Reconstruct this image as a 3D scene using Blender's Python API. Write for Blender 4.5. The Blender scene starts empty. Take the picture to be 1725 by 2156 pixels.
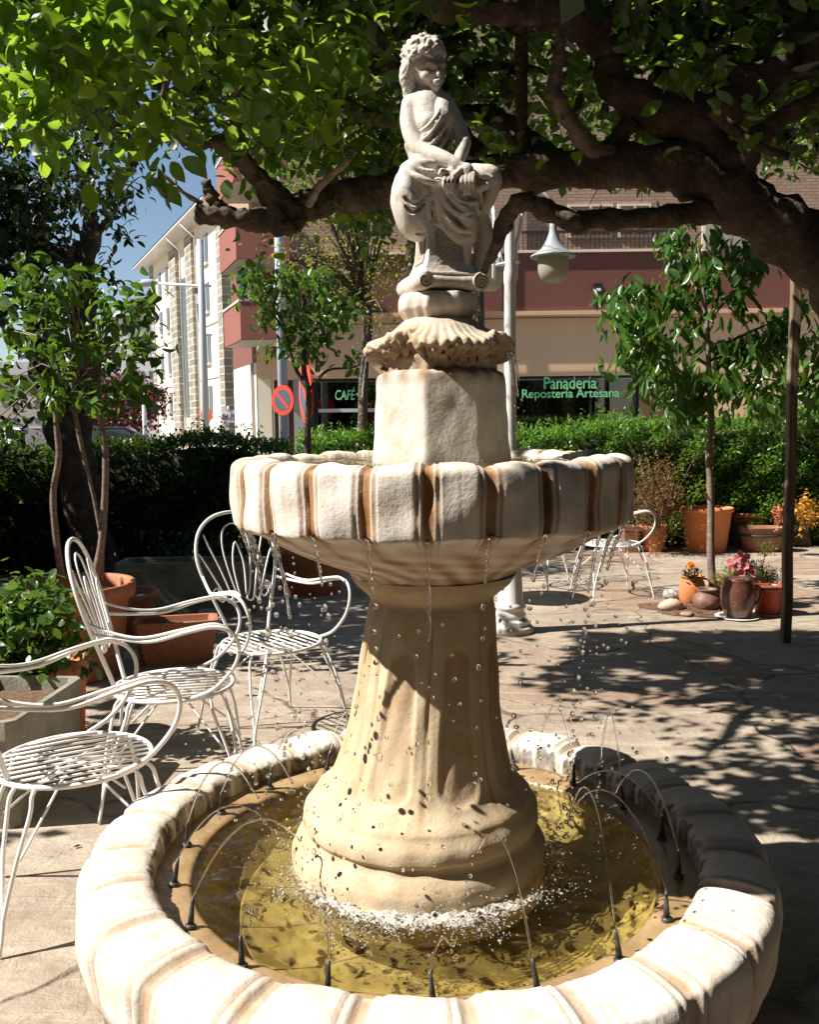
import bpy, math, random
import numpy as np
from mathutils import Vector, Matrix
R = math.radians
PI = math.pi
rng = np.random.default_rng(7)
random.seed(7)
sc = bpy.context.scene
COL = sc.collection

# ------------------------------------------------------------------ camera
PITCH, ROLL, EYE, FPX = R(5.6), 0.012, 1.5, 1930.0
cF = np.array([0, math.cos(PITCH), -math.sin(PITCH)])
cX0 = np.array([1.0, 0, 0]); cU0 = np.array([0, math.sin(PITCH), math.cos(PITCH)])
cX = math.cos(ROLL) * cX0 - math.sin(ROLL) * cU0
cU = math.cos(ROLL) * cU0 + math.sin(ROLL) * cX0
cam_d = bpy.data.cameras.new('camera')
cam = bpy.data.objects.new('camera', cam_d); COL.objects.link(cam)
m = Matrix.Identity(4)
for i in range(3):
    m[i][0] = cX[i]; m[i][1] = cU[i]; m[i][2] = -cF[i]
m[0][3], m[1][3], m[2][3] = 0, 0, EYE
cam.matrix_world = m
cam_d.sensor_fit = 'HORIZONTAL'; cam_d.sensor_width = 36
cam_d.lens = 36 * FPX / 1725
cam_d.clip_start = 0.05; cam_d.clip_end = 800
sc.camera = cam

# ------------------------------------------------------------------ sky and sun
SUN_EL, SUN_B = R(46), R(11)          # from the left, a little towards the camera
S = np.array([-math.cos(SUN_B) * math.cos(SUN_EL), -math.sin(SUN_B) * math.cos(SUN_EL), math.sin(SUN_EL)])
w = bpy.data.worlds.new('World'); sc.world = w; w.use_nodes = True
nt = w.node_tree; bg = nt.nodes['Background']
sky = nt.nodes.new('ShaderNodeTexSky'); sky.sky_type = 'NISHITA'; sky.sun_disc = False
sky.sun_elevation = SUN_EL
sky.sun_rotation = math.atan2(-math.cos(SUN_B), -math.sin(SUN_B))
sky.air_density = 1.0; sky.dust_density = 0.2; sky.ozone_density = 1.2
nt.links.new(sky.outputs[0], bg.inputs[0]); bg.inputs[1].default_value = 0.060
sd = bpy.data.lights.new('sun', 'SUN'); sd.energy = 5.0; sd.angle = R(0.53); sd.color = (1, .935, .85)
so = bpy.data.objects.new('sun', sd); COL.objects.link(so)
so.rotation_euler = Vector(S).to_track_quat('Z', 'Y').to_euler(); so.location = Vector(S) * 30
sc.view_settings.view_transform = 'Standard'; sc.view_settings.look = 'None'
sc.view_settings.exposure = 0.95; sc.view_settings.gamma = 1
sc.cycles.max_bounces = 10; sc.cycles.transmission_bounces = 8; sc.cycles.transparent_max_bounces = 24
sc.cycles.glossy_bounces = 3; sc.cycles.diffuse_bounces = 3
sc.cycles.caustics_reflective = False; sc.cycles.caustics_refractive = False
sc.cycles.sample_clamp_indirect = 6
sc.cycles.use_denoising = True

# ------------------------------------------------------------------ placing helpers
def P(px, py, dist):
    """point seen at picture position px, py whose forward distance is dist metres"""
    d = cF + (px - 862.5) / FPX * cX + (1078 - py) / FPX * cU
    return np.array([0, 0, EYE]) + d * (dist / d[1])
def G(px, py, z=0.0):
    d = cF + (px - 862.5) / FPX * cX + (1078 - py) / FPX * cU
    return np.array([0, 0, EYE]) + d * ((z - EYE) / d[2])

# ------------------------------------------------------------------ object helpers
def props(o, label=None, cat=None, group=None, kind=None):
    if label: o['label'] = label
    if cat: o['category'] = cat
    if group: o['group'] = group
    if kind: o['kind'] = kind
    return o
def thing(name, label, cat, loc=(0, 0, 0), group=None, rz=0.0):
    o = bpy.data.objects.new(name, None); COL.objects.link(o)
    o.location = tuple(float(v) for v in loc); o.rotation_euler = (0, 0, rz); o.empty_display_size = .1
    return props(o, label, cat, group)
def link_mesh(name, me, mat, parent=None, world=False, smooth=True):
    if smooth: me.polygons.foreach_set('use_smooth', [True] * len(me.polygons))
    if mat: me.materials.append(mat)
    me.update()
    o = bpy.data.objects.new(name, me); COL.objects.link(o)
    if parent is not None:
        o.parent = parent
        if world:
            off = Matrix.Identity(4); p = parent
            while p is not None:
                off = Matrix.LocRotScale(p.location, p.rotation_euler, p.scale) @ off; p = p.parent
            me.transform(off.inverted())
    return o
class MB:
    def __init__(s): s.v = []; s.f = []; s.a = []
    def add(s, vf, attr=0.0):
        v, f = vf; n = len(s.v)
        s.v.extend([tuple(float(c) for c in p) for p in v]); s.f.extend([tuple(i + n for i in q) for q in f])
        s.a.extend([attr] * len(v) if np.isscalar(attr) else list(attr))
        return s
    def build(s, name, mat, parent=None, world=False, smooth=True, attr=None):
        me = bpy.data.meshes.new(name); me.from_pydata(s.v, [], s.f)
        if attr:
            a = me.attributes.new(attr, 'FLOAT', 'POINT'); a.data.foreach_set('value', [float(x) for x in s.a])
        return link_mesh(name, me, mat, parent, world, smooth)
def fast_mesh(name, V, F, mat, parent=None, world=False, smooth=True, attr=None):
    """V (n,3) array, F list of (k,m) index arrays"""
    me = bpy.data.meshes.new(name)
    me.vertices.add(len(V)); me.vertices.foreach_set('co', np.asarray(V, dtype=np.float32).ravel())
    F = [np.asarray(f) for f in F if len(f)]
    nl = sum(f.size for f in F); npoly = sum(len(f) for f in F)
    me.loops.add(nl); me.polygons.add(npoly)
    me.loops.foreach_set('vertex_index', np.concatenate([f.ravel() for f in F]).astype(np.int32))
    tot = np.concatenate([np.full(len(f), f.shape[1]) for f in F])
    st = np.concatenate([[0], np.cumsum(tot)[:-1]])
    me.polygons.foreach_set('loop_start', st.astype(np.int32))
    try: me.polygons.foreach_set('loop_total', tot.astype(np.int32))
    except Exception: pass
    me.update(calc_edges=True); me.validate()
    if attr is not None:
        a = me.attributes.new(attr[0], 'FLOAT', 'POINT'); a.data.foreach_set('value', np.asarray(attr[1], dtype=np.float32))
    return link_mesh(name, me, mat, parent, world, smooth)

def nrmz(a): return a / (np.linalg.norm(a, axis=-1, keepdims=True) + 1e-12)
def spline(pts, n=8, closed=False):
    P_ = np.asarray(pts, float); out = []
    N = len(P_); rngi = range(N if closed else N - 1)
    for i in rngi:
        if closed: p0, p1, p2, p3 = P_[(i - 1) % N], P_[i], P_[(i + 1) % N], P_[(i + 2) % N]
        else: p0, p1, p2, p3 = P_[max(i - 1, 0)], P_[i], P_[i + 1], P_[min(i + 2, N - 1)]
        for k in range(n):
            t = k / n
            out.append(.5 * ((2 * p1) + (-p0 + p2) * t + (2 * p0 - 5 * p1 + 4 * p2 - p3) * t * t + (-p0 + 3 * p1 - 3 * p2 + p3) * t ** 3))
    if not closed: out.append(P_[-1])
    return np.array(out)
def tube(pts, rad, n=8, closed=False, rough=0.0, seed=0):
    pts = np.asarray(pts, float); N = len(pts)
    rad = np.full(N, rad) if np.isscalar(rad) else np.asarray(rad, float)
    if closed: T = nrmz(np.roll(pts, -1, 0) - np.roll(pts, 1, 0))
    else: T = nrmz(np.gradient(pts, axis=0))
    a = np.array([0, 0, 1.0]) if abs(T[0][2]) < .9 else np.array([1.0, 0, 0])
    U = nrmz(np.cross(T[0], a)); V = []; r0 = np.random.default_rng(seed)
    ang = np.arange(n) * 2 * PI / n
    ph = r0.uniform(0, 6.28, 6)
    for i in range(N):
        U = nrmz(U - T[i] * np.dot(U, T[i])); W = np.cross(T[i], U)
        rr = rad[i] * np.ones(n)
        if rough:
            rr = rr * (1 + rough * (np.sin(2 * ang + ph[0] + i * .7) * .5 + np.sin(3 * ang + ph[1] - i * .9) * .4 + np.sin(ang * 5 + i * 1.7 + ph[2]) * .35) + rough * .5 * math.sin(i * 1.3 + ph[3]) + r0.uniform(-.5, .5, n) * rough * .6)
        V.append(pts[i] + np.outer(np.cos(ang) * rr, U) + np.outer(np.sin(ang) * rr, W))
    V = np.concatenate(V).tolist(); F = []
    for i in range(N if closed else N - 1):
        j = (i + 1) % N
        for k in range(n):
            l = (k + 1) % n
            F.append((i * n + k, i * n + l, j * n + l, j * n + k))
    if not closed:
        V.append(pts[0].tolist()); V.append(pts[-1].tolist()); c0, c1 = len(V) - 2, len(V) - 1
        for k in range(n):
            l = (k + 1) % n
            F.append((c0, l, k)); F.append((c1, (N - 1) * n + k, (N - 1) * n + l))
    return V, F
def ptube(traced, n=8, sub=5, rough=0.0, seed=0):
    """tube through rows (x,y,z,r)"""
    a = spline(np.asarray(traced, float), sub)
    return tube(a[:, :3], np.maximum(a[:, 3], 1e-4), n, rough=rough, seed=seed)
def lathe(prof, n=32, c=(0, 0, 0)):
    V = []; F = []; m_ = len(prof)
    for r, z in prof:
        for k in range(n):
            t = 2 * PI * k / n
            V.append((c[0] + r * math.cos(t), c[1] + r * math.sin(t), c[2] + z))
    for i in range(m_ - 1):
        for k in range(n):
            l = (k + 1) % n
            F.append((i * n + k, i * n + l, (i + 1) * n + l, (i + 1) * n + k))
    if prof[0][0] > 1e-4: F.append(tuple(range(n))[::-1])
    if prof[-1][0] > 1e-4: F.append(tuple((m_ - 1) * n + k for k in range(n)))
    return V, F
def box(x0, x1, y0, y1, z0, z1):
    V = [(x, y, z) for z in (z0, z1) for y in (y0, y1) for x in (x0, x1)]
    return V, [(0, 2, 3, 1), (4, 5, 7, 6), (0, 1, 5, 4), (2, 6, 7, 3), (0, 4, 6, 2), (1, 3, 7, 5)]
def obox(o, ax, ay, az):
    """box from corner o and three edge vectors"""
    o, ax, ay, az = [np.asarray(q, float) for q in (o, ax, ay, az)]
    V = [o + ax * i + ay * j + az * k for k in (0, 1) for j in (0, 1) for i in (0, 1)]
    return V, [(0, 2, 3, 1), (4, 5, 7, 6), (0, 1, 5, 4), (2, 6, 7, 3), (0, 4, 6, 2), (1, 3, 7, 5)]
def loops(rings, cap=True):
    V = []; F = []; n = len(rings[0])
    for r in rings: V.extend(r)
    for i in range(len(rings) - 1):
        for k in range(n):
            l = (k + 1) % n
            F.append((i * n + k, i * n + l, (i + 1) * n + l, (i + 1) * n + k))
    if cap: F.append(tuple(range(n))[::-1]); F.append(tuple((len(rings) - 1) * n + k for k in range(n)))
    return V, F
def ico(sub=1):
    import bmesh
    b = bmesh.new(); bmesh.ops.create_icosphere(b, subdivisions=sub, radius=1)
    V = np.array([v.co[:] for v in b.verts]); F = np.array([[v.index for v in f.verts] for f in b.faces]); b.free()
    return V, F
ICO1, ICO2 = ico(1), ico(2)
def drops_mesh(C, r, stretch=None, base=None):
    base = base or ICO2
    V0, F0 = base; N = len(C); r = np.asarray(r)
    if r.ndim == 1: r = np.stack([r, r, r], 1)
    V = (V0[None] * r[:, None, :] + np.asarray(C)[:, None, :]).reshape(-1, 3)
    F = (F0[None] + (np.arange(N) * len(V0))[:, None, None]).reshape(-1, 3)
    return V, F

# ------------------------------------------------------------------ materials
def newmat(name):
    m_ = bpy.data.materials.new(name); m_.use_nodes = True
    n = m_.node_tree; n.nodes.clear()
    out = n.nodes.new('ShaderNodeOutputMaterial'); return m_, n, out
class NB:
    """small node builder"""
    def __init__(s, name):
        s.m, s.t, s.out = newmat(name)
        s.tc = s.t.nodes.new('ShaderNodeTexCoord')
    def n(s, typ, **kw):
        nd = s.t.nodes.new(typ)
        for k, v in kw.items():
            if k.startswith('_'): setattr(nd, k[1:], v)
            else:
                key = k.replace('__', ' ')
                nd.inputs[int(key[1:]) if key[0] == 'i' and key[1:].isdigit() else key].default_value = v
        return nd
    def l(s, a, b): s.t.links.new(a, b)
    def noise(s, scale, detail=4, rough=.6, vec=None, dist=0.0):
        nd = s.n('ShaderNodeTexNoise', Scale=scale, Detail=detail, Roughness=rough, Distortion=dist)
        s.l(vec if vec is not None else s.tc.outputs['Object'], nd.inputs['Vector']); return nd.outputs['Fac']
    def vor(s, scale, feature='F1', vec=None, out='Distance'):
        nd = s.n('ShaderNodeTexVoronoi', Scale=scale, _feature=feature)
        s.l(vec if vec is not None else s.tc.outputs['Object'], nd.inputs['Vector']); return nd.outputs[out]
    def ramp(s, fac, stops):
        nd = s.n('ShaderNodeValToRGB'); cr = nd.color_ramp
        while len(cr.elements) < len(stops): cr.elements.new(.5)
        for e, (p, c) in zip(cr.elements, stops):
            e.position = p; e.color = (c, c, c, 1) if np.isscalar(c) else (*c, 1)
        s.l(fac, nd.inputs[0]); return nd.outputs[0]
    def mix(s, fac, a, b, mode='MIX'):
        nd = s.n('ShaderNodeMix', _data_type='RGBA', _blend_type=mode)
        for sock, v in ((nd.inputs[0], fac), (nd.inputs[6], a), (nd.inputs[7], b)):
            if hasattr(v, 'is_output'): s.l(v, sock)
            elif sock is nd.inputs[0]: sock.default_value = v
            else: sock.default_value = (*v, 1) if len(v) == 3 else v
        return nd.outputs[2]
    def math(s, op, a, b=0.0):
        nd = s.n('ShaderNodeMath', _operation=op)
        for sock, v in ((nd.inputs[0], a), (nd.inputs[1], b)):
            if hasattr(v, 'is_output'): s.l(v, sock)
            else: sock.default_value = v
        return nd.outputs[0]
    def attr(s, name):
        nd = s.n('ShaderNodeAttribute'); nd.attribute_name = name; return nd.outputs['Fac']
    def geo(s, o): return s.n('ShaderNodeNewGeometry').outputs[o]
    def mapping(s, scale=(1, 1, 1), rot=(0, 0, 0)):
        nd = s.n('ShaderNodeMapping'); nd.inputs['Scale'].default_value = scale; nd.inputs['Rotation'].default_value = rot
        s.l(s.tc.outputs['Object'], nd.inputs['Vector']); return nd.outputs[0]
    def bump(s, h, strength=.3, dist=.01, prev=None):
        nd = s.n('ShaderNodeBump', Strength=strength, Distance=dist); s.l(h, nd.inputs['Height'])
        if prev is not None: s.l(prev, nd.inputs['Normal'])
        return nd.outputs[0]
    def pbr(s, color, rough=.7, normal=None, **kw):
        nd = s.n('ShaderNodeBsdfPrincipled')
        if hasattr(color, 'is_output'): s.l(color, nd.inputs['Base Color'])
        else: nd.inputs['Base Color'].default_value = (*color, 1)
        if hasattr(rough, 'is_output'): s.l(rough, nd.inputs['Roughness'])
        else: nd.inputs['Roughness'].default_value = rough
        if normal is not None: s.l(normal, nd.inputs['Normal'])
        for k, v in kw.items(): nd.inputs[k.replace('_', ' ')].default_value = v
        return nd.outputs[0]
    def done(s, surf): s.l(surf, s.out.inputs['Surface']); return s.m

def stone_mat(name, base, dark, stain, pit=40, spot=.5, bumps=.5, soft=False):
    b = NB(name)
    n1 = b.noise(3.2, 6, .62); n2 = b.noise(16, 5, .65); n3 = b.noise(90, 3, .6)
    c = b.mix(b.ramp(n1, [(.35, 0.0), (.7, 1.0)]), base, dark)
    c = b.mix(b.math('MULTIPLY', b.ramp(n2, [(.45, 0.0), (.75, 1.0)]), .45), c, stain)
    # vertical run-off streaks
    sv = b.noise(1.0, 5, .6, vec=b.mapping((26, 26, 2.2)))
    c = b.mix(b.math('MULTIPLY', b.ramp(sv, [(.52, 0.0), (.75, 1.0)]), .35), c, stain)
    # mineral deposit where an attribute says so, and dirt lodged in the crevices
    st = b.attr('stain'); stn = b.math('MULTIPLY', st, b.ramp(b.noise(22, 4, .6, vec=b.mapping((1, 1, .35))), [(.25, .6), (.6, 1.0)]))
    c = b.mix(stn, c, (stain[0] * .55, stain[1] * .42, stain[2] * .28))
    dk = b.attr('grime_shade'); dkn = b.math('MULTIPLY', dk, b.ramp(n2, [(.3, .3), (.6, 1.0)]))
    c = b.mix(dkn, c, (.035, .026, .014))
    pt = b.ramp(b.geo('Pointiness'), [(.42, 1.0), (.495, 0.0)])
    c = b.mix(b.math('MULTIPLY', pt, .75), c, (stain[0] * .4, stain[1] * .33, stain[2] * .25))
    v = b.vor(pit); pits = b.ramp(v, [(.0, 1.0), (.09, 0.0)])
    pits = b.math('MULTIPLY', pits, b.ramp(n2, [(.5, 0.0), (.56, 1.0)]))
    c = b.mix(b.math('MULTIPLY', pits, spot), c, (.10, .07, .04))
    n5 = b.noise(260, 3, .7); h = b.math('ADD', b.math('MULTIPLY', n2, .6), b.math('ADD', b.math('MULTIPLY', n3, .28), b.math('MULTIPLY', n5, .14)))
    h = b.math('SUBTRACT', h, b.math('MULTIPLY', pits, .5))
    nrm = b.bump(h, bumps, .006)
    return b.done(b.pbr(c, .72, nrm, Specular_IOR_Level=.35))
M = {}
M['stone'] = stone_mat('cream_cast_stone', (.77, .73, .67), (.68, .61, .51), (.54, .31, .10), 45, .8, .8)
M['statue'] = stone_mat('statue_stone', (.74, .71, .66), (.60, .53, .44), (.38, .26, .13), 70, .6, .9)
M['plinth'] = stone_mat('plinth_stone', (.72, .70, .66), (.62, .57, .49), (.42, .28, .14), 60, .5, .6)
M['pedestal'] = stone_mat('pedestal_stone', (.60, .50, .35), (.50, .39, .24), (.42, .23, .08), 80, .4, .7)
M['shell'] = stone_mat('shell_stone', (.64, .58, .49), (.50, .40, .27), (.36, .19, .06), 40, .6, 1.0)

def simple(name, col, rough=.6, bump_scale=0, bump=.2, var=.0, col2=None, vscale=6, **kw):
    b = NB(name); c = col
    if col2 is not None: c = b.mix(b.ramp(b.noise(vscale, 5, .6), [(.35, 0.0), (.7, 1.0)]), col, col2)
    n = b.bump(b.noise(bump_scale, 4), bump, .01) if bump_scale else None
    return b.done(b.pbr(c, rough, n, **kw))

def leaf_mat(name, c1, c2, trans=.35, gloss=.38, tcol=None):
    b = NB(name); r = b.geo('Random Per Island')
    c = b.mix(r, c1, c2)
    c = b.mix(b.math('MULTIPLY', b.ramp(b.noise(1.3, 3), [(.35, 0.0), (.7, 1.0)]), .5), c, c2)
    p = b.pbr(c, gloss, Specular_IOR_Level=.45)
    t = b.n('ShaderNodeBsdfTranslucent')
    if tcol is None: tcol = (min(1, c2[0] * 3.2), min(1, c2[1] * 2.6), c2[2] * 1.0)
    t.inputs['Color'].default_value = (*tcol, 1)
    mx = b.n('ShaderNodeMixShader'); mx.inputs[0].default_value = trans
    b.l(p, mx.inputs[1]); b.l(t.outputs[0], mx.inputs[2])
    return b.done(mx.outputs[0])
M['leaf_apple'] = leaf_mat('apple_leaf', (.014, .040, .007), (.040, .085, .012), .40, .36, (.46, .70, .05))
M['leaf_added_shade'] = leaf_mat('added_shade_leaf', (.010, .026, .006), (.022, .05, .010), .06, .4)  # opaque dark leaf for the added light-blocking crown
M['leaf_dark'] = leaf_mat('dark_leaf', (.012, .028, .008), (.026, .052, .012), .18, .38)
M['leaf_quince'] = leaf_mat('broad_leaf', (.025, .065, .015), (.07, .15, .03), .28, .36)
M['leaf_cherry'] = leaf_mat('cherry_leaf', (.020, .062, .012), (.06, .14, .022), .28, .3)
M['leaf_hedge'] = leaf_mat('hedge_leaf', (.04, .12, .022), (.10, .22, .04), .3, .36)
M['leaf_hedge_shaded'] = leaf_mat('shaded_hedge_leaf', (.02, .055, .012), (.05, .11, .02), .25, .36)  # hedge leaf with the shade of the left hedge put into its colour
M['leaf_red'] = leaf_mat('plum_leaf', (.045, .008, .012), (.09, .018, .022), .3, .5, (.30, .03, .03))
M['leaf_lime'] = leaf_mat('fine_leaf', (.09, .14, .03), (.16, .19, .05), .35, .5)
M['leaf_brown'] = leaf_mat('bronze_leaf', (.10, .09, .03), (.20, .11, .04), .3, .5, (.4, .22, .06))
M['leaf_fern'] = leaf_mat('feathery_leaf', (.07, .14, .03), (.14, .22, .05), .35, .5)
b = NB('bark'); n1 = b.noise(9, 6, .7, vec=b.mapping((1, 1, 1))); n2 = b.noise(40, 5, .7)
v = b.vor(30); c = b.ramp(n1, [(.3, (.045, .03, .02)), (.55, (.12, .085, .055)), (.75, (.24, .18, .12))])
M['bark'] = b.done(b.pbr(c, .9, b.bump(b.math('ADD', n2, b.math('MULTIPLY', v, .8)), 1.0, .02)))
b = NB('bark_young'); n1 = b.noise(1, 5, .6, vec=b.mapping((20, 20, 60))); c = b.ramp(n1, [(.3, (.12, .08, .06)), (.7, (.30, .22, .17))])
M['bark_young'] = b.done(b.pbr(c, .6, b.bump(n1, .5, .004)))
b = NB('cut_wood'); c = b.ramp(b.noise(60, 4), [(.3, (.35, .26, .16)), (.7, (.62, .52, .38))]); M['cut_wood'] = b.done(b.pbr(c, .85))
# ================================================================== the ground
b = NB('stone_paving')
vec = b.tc.outputs['Object']
dn = b.n('ShaderNodeTexNoise', Scale=1.3, Detail=3.0); b.l(vec, dn.inputs['Vector'])
mx = b.n('ShaderNodeVectorMath', _operation='MULTIPLY_ADD'); b.l(dn.outputs['Color'], mx.inputs[0]); mx.inputs[1].default_value = (.7, .7, 0); b.l(vec, mx.inputs[2])
edge = b.vor(.95, 'DISTANCE_TO_EDGE', mx.outputs[0]); cellc = b.vor(.95, 'F1', mx.outputs[0], 'Color')
sep = b.n('ShaderNodeSeparateColor'); b.l(cellc, sep.inputs[0])
n1 = b.noise(1.1, 6, .65, dist=.6); n2 = b.noise(6, 6, .7, dist=.4); n3 = b.noise(60, 4, .7)
st = b.n('ShaderNodeMapping'); st.inputs['Scale'].default_value = (1, 5, 1); st.inputs['Rotation'].default_value = (0, 0, .3); b.l(vec, st.inputs[0])
n4 = b.noise(2.2, 5, .6, vec=st.outputs[0], dist=.8)
c = b.ramp(n1, [(.28, (.25, .195, .145)), (.5, (.36, .295, .225)), (.72, (.47, .405, .325))])
c = b.mix(b.math('MULTIPLY', sep.outputs[0], .45), c, (.27, .205, .145))
c = b.mix(b.math('MULTIPLY', b.ramp(sep.outputs[1], [(.82, 0.0), (.86, 1.0)]), .5), c, (.26, .14, .085))
c = b.mix(b.math('MULTIPLY', b.ramp(n4, [(.5, 0.0), (.62, 1.0)]), .45), c, (.50, .44, .35))
c = b.mix(b.math('MULTIPLY', b.ramp(n2, [(.52, 0.0), (.66, 1.0)]), .4), c, (.17, .125, .085))
crk = b.ramp(edge, [(.0, 1.0), (.016, 0.0)]); crk = b.math('MULTIPLY', crk, b.ramp(n2, [(.40, .25), (.55, 1.0)]))
c = b.mix(b.math('MULTIPLY', crk, .8), c, (.10, .075, .05))
h = b.math('ADD', b.math('MULTIPLY', n2, .8), b.math('MULTIPLY', n3, .12)); h = b.math('ADD', h, b.math('MULTIPLY', n4, .7))
h = b.math('SUBTRACT', h, b.math('MULTIPLY', crk, .5))
M['paving'] = b.done(b.pbr(c, .78, b.bump(h, .85, .03)))
g = MB().add(([(-400, -30, 0), (400, -30, 0), (400, 700, 0), (-400, 700, 0)], [(0, 1, 2, 3)])).build('ground', M['paving'], smooth=False)
props(g, 'worn beige stone paving of the garden terrace', kind='structure')
M['asphalt'] = simple('asphalt', (.05, .05, .052), .85, 80, .3, col2=(.075, .073, .07))
M['kerb'] = simple('kerb_stone', (.42, .40, .37), .8, 30, .3, col2=(.33, .31, .28))
road = MB().add(([(-90, 13, .004), (60, 13, .004), (60, 20.2, .004), (-90, 20.2, .004)], [(0, 1, 2, 3)]))
road.add(([(-6.2, 20.2, .004), (-11.5, 20.2, .004), (-66, 130, .004), (-50, 130, .004)], [(0, 1, 2, 3)]))
props(road.build('road', M['asphalt'], smooth=False), 'grey street behind the hedge', kind='structure')
pv = MB().add(box(-6.2, 60, 20.2, 23.2, 0, .13))
props(pv.build('pavement', M['kerb'], smooth=False), 'raised pavement in front of the bakery', kind='structure')

# ================================================================== fountain
YA = 2.365
AXB = P(896, 1830, YA)[0]                 # basin
AXP0, AXP1 = P(887, 1720, YA)[0], P(910, 1250, YA)[0]
AXW = P(908, 1040, YA)[0]
AXT = P(927, 870, YA)[0]
WB, WU = .345, 1.396                       # water levels
ft = thing('fountain', 'tall cream cast-stone fountain with scalloped basin, upper bowl and octagonal plinth, in the middle', 'fountain', (AXB, YA, 0))

def groove(t):
    """t in 0..1 over one lobe -> depth 0..1 and stain"""
    a = np.abs(((t + .5) % 1.0) - .5) * 2       # 0 at the groove centre, 1 at the middle of a panel
    def sm(x, e0, e1): q = np.clip((x - e0) / (e1 - e0), 0, 1); return q * q * (3 - 2 * q)
    chan = 1 - sm(a, .13, .20)
    notch = np.exp(-((a - .335) / .035) ** 2) * .8
    pan = (1 - a) ** 3 * .06 + (1 - sm(a, .33, .40)) * .22
    return np.clip(chan * .75 + notch * .55 + pan, 0, 1.2), np.clip(chan + notch * .9 + .08 * (1 - sm(a, .28, .50)), 0, 1)
def smooth_prof(prof, n):
    a = spline(prof, n); return a
def scalloped(prof, weight, lobes, phase, depth, nphi, cx, jitter, sub=5):
    pr = spline(np.column_stack([prof, weight]), sub); R_, Z_, W_ = pr[:, 0], pr[:, 1], np.clip(pr[:, 2], 0, 1)
    T = np.gradient(np.column_stack([R_, Z_]), axis=0); T = nrmz(T); N = np.column_stack([T[:, 1], -T[:, 0]])
    ph = np.arange(nphi) * 2 * PI / nphi
    d, s = groove(((ph - phase) / (2 * PI) * lobes) % 1.0)
    li = np.floor(((ph - phase) / (2 * PI) * lobes + .5)) % lobes
    jit = np.random.default_rng(5).normal(0, jitter, lobes + 1)[li.astype(int)] * (1 - s)
    disp = -(d[None] * depth) * W_[:, None] + jit[None] * W_[:, None]
    # slow lumpiness
    zz, pp = np.meshgrid(Z_, ph, indexing='ij')
    lump = .0022 * (np.sin(pp * 7 + zz * 31) + np.sin(pp * 13 - zz * 47 + 1) + np.sin(pp * 29 + zz * 13))
    disp = disp + lump * np.clip(W_[:, None] * 2, .2, 1)
    Rr = R_[:, None] + N[:, 0:1] * disp; Zz = Z_[:, None] + N[:, 1:2] * disp
    V = np.stack([cx + Rr * np.cos(ph)[None], YA + Rr * np.sin(ph)[None], Zz], -1).reshape(-1, 3)
    m_, n_ = len(R_), nphi
    i, k = np.meshgrid(np.arange(m_ - 1), np.arange(n_), indexing='ij'); l = (k + 1) % n_
    F = np.stack([i * n_ + k, i * n_ + l, (i + 1) * n_ + l, (i + 1) * n_ + k], -1).reshape(-1, 4)
    stain = (s[None] * np.clip(W_[:, None] * 1.3, 0, 1)).reshape(-1)
    return V, F, stain, (Rr, Zz, pp, W_)

# ---- lower basin
bp = [(.45, .0), (.60, .03), (.76, .11), (.85, .20), (.882, .27), (.888, .34), (.882, .388), (.862, .412), (.80, .424), (.745, .422), (.715, .410), (.703, .388), (.703, .345)]
bw = [0, 0, .3, .8, 1, 1, 1, 1, 1, .9, .5, .1, 0]
V, F, stn, _ = scalloped(bp, bw, 24, R(270) + R(5.2), .016, 24 * 30, AXB, .0016)
stn = stn * .55
rim = fast_mesh('basin', V, [F], M['stone'], ft, True, attr=('stain', stn))
_n = len(bp); Rr_, Zz_, Pp_, W2_ = _
a = rim.data.attributes.new('grime_shade', 'FLOAT', 'POINT'); jag = .006 * np.sin(Pp_ * 41) + .005 * np.sin(Pp_ * 97 + 1) + .004 * np.sin(Pp_ * 173)
a.data.foreach_set('value', (np.clip((.712 + jag - Rr_) / .004, 0, 1) * (Zz_ > .33) * .9).reshape(-1).astype(np.float32))
# inner ledge and floor
b = NB('basin_floor'); n1 = b.noise(7, 6, .65, dist=1.0); n2 = b.noise(30, 4, .6)
c = b.ramp(n1, [(.25, (.24, .18, .08)), (.42, (.42, .32, .12)), (.6, (.70, .56, .22)), (.8, (.66, .57, .32))])
c = b.mix(b.math('MULTIPLY', b.ramp(n2, [(.5, 0.0), (.7, 1.0)]), .25), c, (.20, .15, .06))
M['floor'] = b.done(b.pbr(c, .6, b.bump(n1, .3, .01)))
M['ledge'] = simple('wet_ledge', (.42, .29, .15), .25, 14, .5, col2=(.24, .15, .07), vscale=9)
V, F = lathe([(.704, .352), (.66, .350), (.625, .348), (.612, .342), (.602, .32)], 160, (AXB, YA, 0))
MB().add((V, [f for f in F if len(f) == 4])).build('basin_ledge', M['ledge'], ft, True)
V, F = lathe([(.602, .32), (.585, .27), (.52, .225), (.40, .205), (.0, .2)], 128, (AXB, YA, 0))
MB().add((V, [f for f in F if len(f) == 4])).build('basin_floor', M['floor'], ft, True)

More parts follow.
